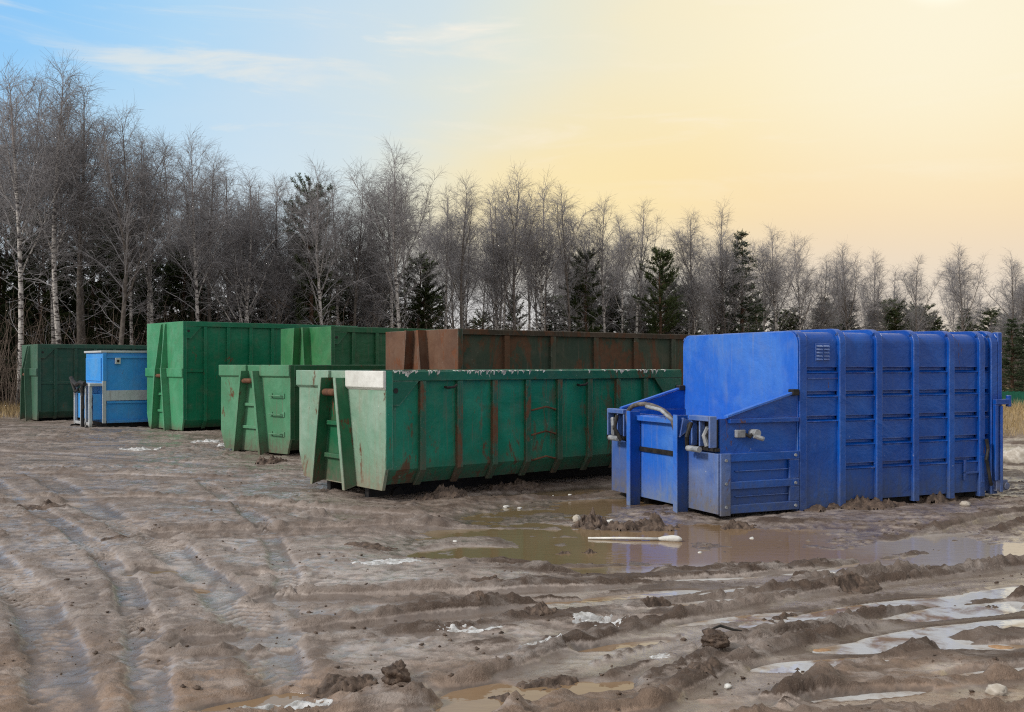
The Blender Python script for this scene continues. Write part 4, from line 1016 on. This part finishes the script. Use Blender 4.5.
for k in range(74):
    px = -230 + 1400 * ((k + rr.random()) / 74) ** 1.12
    d = dline(px) + rr.choice([7, 11, 16]) + rr.uniform(-1.5, 1.5); ty = float(np.interp(px, DK_X, DK_Y)) + rr.uniform(-4, 34)
    x, h = place(px, ty, d); kind = 'pine' if rr.random() < .65 else 'spruce'; tm, cr = rr.choice(CONS[kind])
    put_tree(kind + '_tree', tm, cr, x, d, h, 9., LP, kind + ' tree', 'dark evergreens deep in the wood', wide=rr.uniform(1.0, 1.35))

for k in range(30):
    px = -220 + 640 * (k + rr.random()) / 30; d = dline(px) + rr.uniform(4, 9); ty = rr.uniform(255, 300)
    x, h = place(px, ty, d); kind = 'spruce' if rr.random() < .6 else 'pine'; tm, cr = rr.choice(CONS[kind])
    put_tree(kind + '_tree', tm, cr, x, d, h, 9., LP, kind + ' tree', 'dark evergreens deep in the wood', wide=rr.uniform(1.2, 1.7))
for k in range(34):
    px = 560 + 640 * (k + rr.random()) / 34; d = dline(px) + rr.uniform(5, 14); ty = float(np.interp(px, [560, 700, 1000, 1200], [285, 295, 318, 322])) + rr.uniform(-8, 14)
    x, h = place(px, ty, d); kind = 'spruce' if rr.random() < .3 else 'pine'; tm, cr = rr.choice(CONS[kind])
    put_tree(kind + '_tree', tm, cr, x, d, h, 9., LP, kind + ' tree', 'dark evergreens deep in the wood', wide=rr.uniform(1.3, 1.9))
# brushwood: countless saplings and twigs at the edge of the wood
br = Fast(3); rr = random.Random(5)
for k in range(3000):
    px = rr.uniform(-240, 1200); d = dline(px) + rr.uniform(-1.2, 9); x = (px - 512) * d / 1006
    h = rr.uniform(1.2, 4.6) * (1.0 if px < 560 else .8); a = rr.uniform(0, 6.28); le = rr.uniform(0, .28)
    pts, dd_ = limb(rr, (x, d, -.05), (math.cos(a) * le, math.sin(a) * le, 1), h, 5, .0, .09)
    br.add(pts, .016, .005)
    for j in range(rr.randint(5, 9)):
        gi = rr.randint(1, 5); s2, _ = limb(rr, pts[gi], (rr.gauss(0, .7), rr.gauss(0, .7), rr.gauss(.7, .4)), rr.uniform(.3, 1.1), 3, 0, .2); br.add(s2, .007, .0035)
for k in range(2400):
    px = rr.uniform(-240, 1200); d = dline(px) + rr.uniform(12, 26); x = (px - 512) * d / 1006
    h = rr.uniform(2.5, 6.5) * (1.0 if px < 420 else .75); a = rr.uniform(0, 6.28); le = rr.uniform(0, .2)
    pts, dd_ = limb(rr, (x, d, -.05), (math.cos(a) * le, math.sin(a) * le, 1), h, 5, .0, .07)
    br.add(pts, .045, .012)
    for j in range(rr.randint(6, 10)):
        gi = rr.randint(1, 5); s2, _ = limb(rr, pts[gi], (rr.gauss(0, .9), rr.gauss(0, .9), rr.gauss(.5, .4)), rr.uniform(.5, 1.5), 3, 0, .2); br.add(s2, .022, .010)
V, F = br.arrays(); bo = bpy.data.objects.new('brushwood', mesh_np('brushwood', V, F, TWIG2)); COL.objects.link(bo)
tag(bo, 'tangled bare brushwood filling the foot of the wood', 'brushwood', kind='stuff')

# far wood behind, one unbroken mass
def blades(n, fx, hfun, seed, wd=.006):
    nr = np.random.default_rng(seed); P0 = fx(nr, n); hgt = hfun(nr, n)[:, None]
    ln = nr.normal(size=(n, 2)) * .28; tip = P0 + np.concatenate([ln * hgt, hgt * (1 - .15 * np.abs(ln[:, :1]))], 1)
    a = nr.uniform(0, 6.28, n); sv = np.stack([np.cos(a), np.sin(a), 0 * a], 1) * wd
    md = (P0 + tip) / 2 + np.array([0, 0, .06]) * hgt
    V = np.stack([P0 - sv, P0 + sv, md + sv * .7, tip, md - sv * .7], 1).reshape(-1, 3)
    F = (np.arange(n) * 5)[:, None] + np.arange(5)[None]
    return V, F
STRAW = simple('dead_grass', lin(140, 118, 84), lin(186, 164, 122), 1.5, .9, 0)
def area_right(nr, n):
    x = nr.uniform(11.4, 30, n); y = nr.uniform(23.5, 36, n); k = x > 11.2 + .42 * (y - 23.5) * .6; x = np.where(k, x, x + 4)
    return np.stack([x, y, terrain(x, y) - .01], 1)
V, F = blades(16000, area_right, lambda nr, n: nr.uniform(.12, .5, n) * nr.uniform(.5, 1, n), 3, .007)
go = bpy.data.objects.new('dry_grass', mesh_np('dry_grass', V, F, STRAW)); COL.objects.link(go); tag(go, 'pale dead grass on the bank at the right', 'grass', kind='stuff')
def area_left(nr, n):
    x = nr.uniform(-34, -15.5, n); y = nr.uniform(33.2, 41, n); y = np.maximum(y, 33.5 + .0 * x)
    return np.stack([x, y, terrain(x, y) - .01], 1)
V, F = blades(9000, area_left, lambda nr, n: nr.uniform(.15, .6, n) * nr.uniform(.5, 1, n), 4, .007)
go = bpy.data.objects.new('dry_grass', mesh_np('dry_grass', V, F, STRAW)); COL.objects.link(go); tag(go, 'pale dead grass at the foot of the wood on the left', 'grass', kind='stuff')

# ------------------------------------------------------------------ green fence at the right
FG = simple('green_fence_paint', lin(20, 84, 66), lin(34, 104, 82), 5, .6)
fe = empty('fence', (15.2, 33.5, .18), 0, 'low green panel fence beyond the dead grass at the right edge', 'fence')
for k in range(6):
    u = k * 2.5
    MB().box((u - .03, -.03, -.2), (u + .03, .03, .78)).build('post', FG, fe, .006)
    mb = MB(); mb.box((u + .04, -.006, .06), (u + 2.46, .006, .70))
    for q in range(12): mb.box((u + .08 + q * .2, -.018, .05), (u + .13 + q * .2, .018, .715))
    mb.build('panel', FG, fe)

# ------------------------------------------------------------------ things lying in the mud
CLOD = simple('mud_clod_dark', lin(66, 53, 44), lin(112, 94, 80), 14, .6, .8, .4, .03)
STONE = simple('pale_stone', lin(168, 158, 144), lin(206, 198, 186), 12, .8, .4)
ICE = simple('dirty_ice', lin(158, 155, 150), lin(218, 218, 217), 16, .3, .6, .5, .03)
LITT = simple('white_plastic', lin(200, 198, 192), lin(228, 226, 220), 9, .5, .3)
TAN = simple('wet_timber', lin(150, 116, 84), lin(186, 152, 116), 12, .7, .4)
def lump(name, px, py, sx, sy, sz, mat, label, cat, group=None, seed=0, rot=0, rough=.35, sub=4, sink=.25, jag=1.):
    import bmesh
    bm = bmesh.new(); bmesh.ops.create_icosphere(bm, subdivisions=sub, radius=1)
    rr = random.Random(seed); ox = rr.uniform(0, 90)
    co = np.array([v.co[:] for v in bm.verts])
    n = fbm(co[:, 0] + ox + co[:, 2] * .7, co[:, 1] - ox + co[:, 2] * 1.1, .9, 3, 3) + .7 * jag * fbm(co[:, 0] * 1.3 + co[:, 2] + ox, co[:, 1] + 2 * co[:, 2], .33, 4, 8, .65)
    co = co * (1 + rough * 1.6 * n)[:, None]
    for v, c in zip(bm.verts, co): v.co = (c[0] * sx, c[1] * sy, (c[2] + 1 - 2 * sink) * sz if c[2] > -1 + 2 * sink - .6 else (-.6) * sz)
    me = bpy.data.meshes.new(name); bm.to_mesh(me); bm.free(); me.materials.append(mat); me.polygons.foreach_set('use_smooth', [True] * len(me.polygons))
    x, y = gp(px, py); z = max(gz(x, y), WATER - .01)
    o = bpy.data.objects.new(name, me); COL.objects.link(o); o.location = (x, y, z); o.rotation_euler = (0, 0, R(rot))
    return tag(o, label, cat, group)
def heap(name, px, py, sx, sy, h, mat, label, cat, group=None, seed=0, rot=0, fine=.5, N=56):
    cx, cy = gp(px, py); a = R(rot); g = np.linspace(-1.45, 1.45, N); A, B = np.meshgrid(g, g)
    x = cx + A * sx * math.cos(a) - B * sy * math.sin(a); y = cy + A * sx * math.sin(a) + B * sy * math.cos(a)
    o_ = seed * 7.7; sc = (sx * sy) ** .5
    q = np.hypot(A, B) + .75 * fbm(x + o_, y, sc * .9, 4, seed % 50, .6)
    n = fbm(x, y + o_, sc * .5, 4, 5, .65); nf = fbm(x, y, .05, 3, 15, .7); rg_ = 1 - 2.2 * np.abs(fbm(x + o_, y, .11, 3, 19, .6))
    z = np.maximum(terrain(x, y), WATER - .02) + h * np.clip(1.05 - q, 0, 1) ** .6 * np.clip(.75 + .9 * n + fine * (.9 * nf + .35 * rg_), .05, 2) - .010 * (q > 1.0) - .004
    idx = np.arange(N * N).reshape(N, N); F = np.stack([idx[:-1, :-1], idx[:-1, 1:], idx[1:, 1:], idx[1:, :-1]], -1).reshape(-1, 4)
    F = F[(q.ravel()[F] < 1.12).all(1)]
    used = np.unique(F); mp = np.zeros(N * N, int); mp[used] = np.arange(len(used)); F = mp[F]
    zc = float(z.mean()); V = np.stack([x - cx, y - cy, z - zc], -1).reshape(-1, 3)[used]
    o = bpy.data.objects.new(name, mesh_np(name, V, F, mat, True)); COL.objects.link(o); o.location = (cx, cy, zc)
    return tag(o, label, cat, group)
GC = 'dark mud clods thrown up in the yard'
for i, (px, py, sx, sy, sz, ro, lab) in enumerate((
        (345, 690, .24, .10, .085, 12, 'long broken clod at the bottom of the picture, left of the round clod'),
        (396, 688, .09, .08, .09, 0, 'round dark clod at the bottom end of the long broken clod'),
        (714, 654, .12, .09, .075, 10, 'round dark clod in the right foreground beside a small ice patch'),
        (700, 672, .14, .08, .04, 0, 'flat clod just below the round one in the right foreground'),
        (560, 548, .17, .07, .05, 4, 'low dark clod rising out of the brown pond'),
        (590, 547, .10, .06, .06, 0, 'small dark clod rising out of the pond next to the white stick'),
        (506, 688, .20, .09, .06, 20, 'knobbly clod at the bottom middle of the picture'),
        (548, 678, .24, .08, .05, 20, 'stretched clod in the rut at the bottom middle'),
        (470, 605, .16, .06, .05, 8, 'thin clod in the middle of the yard left of the ice patch'),
        (540, 617, .15, .07, .06, 18, 'clod on the rut edge left of the white ice patch'),
        (485, 584, .18, .05, .04, 6, 'narrow clod below the left end of the pond'),
        (372, 548, .30, .14, .05, 4, 'broad dark mound in front of the faded green container'),
        (650, 524, .50, .12, .10, 4, 'mud heaped under the front of the blue compactor'),
        (590, 522, .22, .12, .08, 0, 'mud heap at the left foot of the blue compactor'),
        (860, 508, .75, .16, .09, 22, 'mud heaped along the side of the blue compactor'),
        (860, 585, .22, .09, .06, 24, 'clod on the rut edge below the blue compactor'),
        (780, 612, .20, .08, .05, 22, 'clod between two puddles at the right'),
        (660, 600, .20, .07, .055, 20, 'clod between pond and ice in the middle'),
        (40, 507, .35, .14, .045, 0, 'low brown mound at the left edge of the yard'),
        (115, 540, .16, .08, .03, 0, 'flat clod in the left of the yard'),
        (740, 523, .25, .10, .05, 10, 'mud at the corner post of the blue compactor'),
        (990, 600, .10, .06, .05, 0, 'small clod between the pale puddles at the right edge'),
        (440, 498, .45, .14, .10, 36, 'mud squeezed up under the front of the faded green container'), (520, 488, .5, .14, .10, 36, 'mud squeezed up under the middle of the faded green container'),
        (935, 500, .5, .14, .09, 24, 'mud squeezed up under the rear of the blue compactor'), (270, 463, .4, .14, .08, 46, 'mud squeezed up under the mid green container'))):
    if i in (1, 2): lump('mud_clod', px, py, sx * .85, sy * .85, sz * .75, CLOD, lab, 'mud clod', GC, 100 + i, ro, .34, 4, .3, .8)
    else: heap('mud_clod', px, py + 2, sx * .8, sy * 1.15, sz * (1.5 if 'mud ' in lab[:4] else .75), CLOD, lab, 'mud clod', GC, 100 + i, ro, .42) if i < 40 else None
GI = 'melting ice patches in the yard'
for i, (px, py, sx, sy, ro, lab) in enumerate((
        (598, 624, .20, .10, 20, 'white melting ice patch in the middle foreground'),
        (470, 635, .17, .045, 6, 'narrow white ice strip left of the larger patch'),
        (390, 568, .24, .06, 6, 'thin ice strip below the left end of the pond'),
        (540, 649, .09, .03, 10, 'small ice fragment below the narrow strip'),
        (290, 705, .2, .05, 20, 'ice at the very bottom of the picture'),
        (660, 655, .06, .03, 0, 'little ice piece beside the round clod'),
        (232, 447, .22, .12, 0, 'ice crumbs before the mid green container'),
        (205, 444, .28, .12, 10, 'ice crumbs between the emerald and the mid green container'),
        (140, 452, .3, .08, 0, 'ice streak on the mud left of the mid green container'),
        (1012, 452, .8, .4, 0, 'bright ice sheet behind the blue compactor'))):
    far = py < 460
    heap('ice_patch', px, py, sx * 1.2, sy * 1.5, .05 if far else .013, ICE, lab, 'ice patch', GI, 300 + i, ro, .7 if far else .35)
lump('stone', 997, 690, .055, .045, .035, STONE, 'pale stone in the bottom right corner', 'stone', None, 41, 0, .2, 3)
lump('stone', 1019, 463, .28, .25, .22, STONE, 'large pale boulder behind the blue compactor', 'stone', None, 42, 0, .2, 3)
lump('stone', 965, 508, .06, .055, .04, STONE, 'stone under the rear of the blue compactor', 'stone', None, 43, 0, .2, 3)
lump('stone', 577, 520, .05, .05, .05, STONE, 'light stone in the mud beside the blue compactor', 'stone', None, 44, 0, .2, 3)
lump('wood_scrap', 822, 645, .07, .03, .012, TAN, 'tan wood scrap in the right foreground', 'wood scrap', None, 45, 8, .2, 3)
lump('wood_scrap', 1000, 642, .08, .04, .014, TAN, 'tan wood scrap among the pale puddles', 'wood scrap', None, 46, -8, .2, 3)
GL = 'white litter bits in the yard'
for i, (px, py, s, lab) in enumerate(((506, 505, .04, 'white scrap in front of the faded green container'), (520, 506, .03, 'tiny scrap right of the white one before the green container'),
        (553, 497, .03, 'scrap under the rear of the faded green container'), (570, 496, .03, 'scrap by the puddle under the green container'), (455, 541, .03, 'white bit on the left shore of the pond'),
        (700, 549, .03, 'white lump floating in front of the blue compactor'), (752, 535, .03, 'white bit at the corner of the blue compactor'), (728, 684, .03, 'whitish crumpled bit in the right foreground'),
        (800, 668, .032, 'pale scrap left of the right foreground puddles'), (832, 572, .035, 'pale scrap in the tyre rut below the compactor'), (610, 519, .04, 'pale scrap beside the foot of the compactor'))):
    lump('litter', px, py, s, s * .7, s * .5, LITT, lab, 'litter', GL, 500 + i, i * 37, .4, 2)
# white stick with a broad end lying in the pond
x0, y0 = gp(588, 536); x1, y1 = gp(682, 538)
sk = empty('stick', (x0, y0, WATER), math.atan2(y1 - y0, x1 - x0), 'white stick with a broad paddle end lying in the pond', 'stick')
Ls = math.hypot(x1 - x0, y1 - y0)
mb = MB(); mb.tube([(0, 0, .012), (Ls * .4, 0, .02), (Ls * .8, .01, .018)], [.012, .014, .016], 8); mb.build('shaft', LITT, sk, smooth=True)
mb = MB(); mb.tube([(Ls * .74, .01, .018), (Ls * .82, .01, .024), (Ls * .90, .0, .026), (Ls * .96, -.01, .024), (Ls, -.01, .02)], [.014, .028, .038, .034, .014], 10); mb.build('paddle', LITT, sk, smooth=True)
# a dark twig on the mud
x0, y0 = gp(742, 640); tg = MB().tube([(0, 0, .03), (.06, .01, .05), (.14, -.01, .03), (.20, .0, .02)], [.006, .010, .009, .004], 6).build('twig', DARK, None)
tg.location = (x0 - .2, y0, gz(x0, y0)); tag(tg, 'short dark twig lying above the round clod', 'twig')
# crumbs of mud everywhere
nr = np.random.default_rng(9); n = 2600
cy = 4.6 + 13 * nr.random(n) ** 1.5; cx = (nr.uniform(-.62, .62, n)) * cy
dens = fbm(cx, cy, 1.1, 3, 61); zc = terrain(cx, cy); k = (dens > -.08) & (zc > WATER + .004); cx, cy, zc = cx[k], cy[k], zc[k]
ov = np.array([(1, 0, 0), (0, 1, 0), (-1, 0, 0), (0, -1, 0), (0, 0, 1), (0, 0, -1), (.6, .6, .5), (-.6, .6, .5), (-.6, -.6, .5), (.6, -.6, .5)], float)
of = np.array([(0, 6, 9), (1, 7, 6), (2, 8, 7), (3, 9, 8), (4, 6, 7), (4, 7, 8), (4, 8, 9), (4, 9, 6), (0, 1, 6), (1, 2, 7), (2, 3, 8), (3, 0, 9), (1, 0, 5), (2, 1, 5), (3, 2, 5), (0, 3, 5)])
sz = .004 + .013 * nr.random(len(cx)) ** 4
V = (ov[None] * (1 + .4 * nr.normal(size=(len(cx), 10, 1)).clip(-1, 1)) * sz[:, None, None] * np.array([1.2, 1., .8])) + np.stack([cx, cy, zc + sz * .2], 1)[:, None]
F = (np.arange(len(cx)) * 10)[:, None, None] + of[None]
co = bpy.data.objects.new('mud_crumbs', mesh_np('mud_crumbs', V.reshape(-1, 3), F.reshape(-1, 3), CLOD, True)); COL.objects.link(co)
tag(co, 'small crumbs of mud scattered over the yard', 'mud crumbs', kind='stuff')
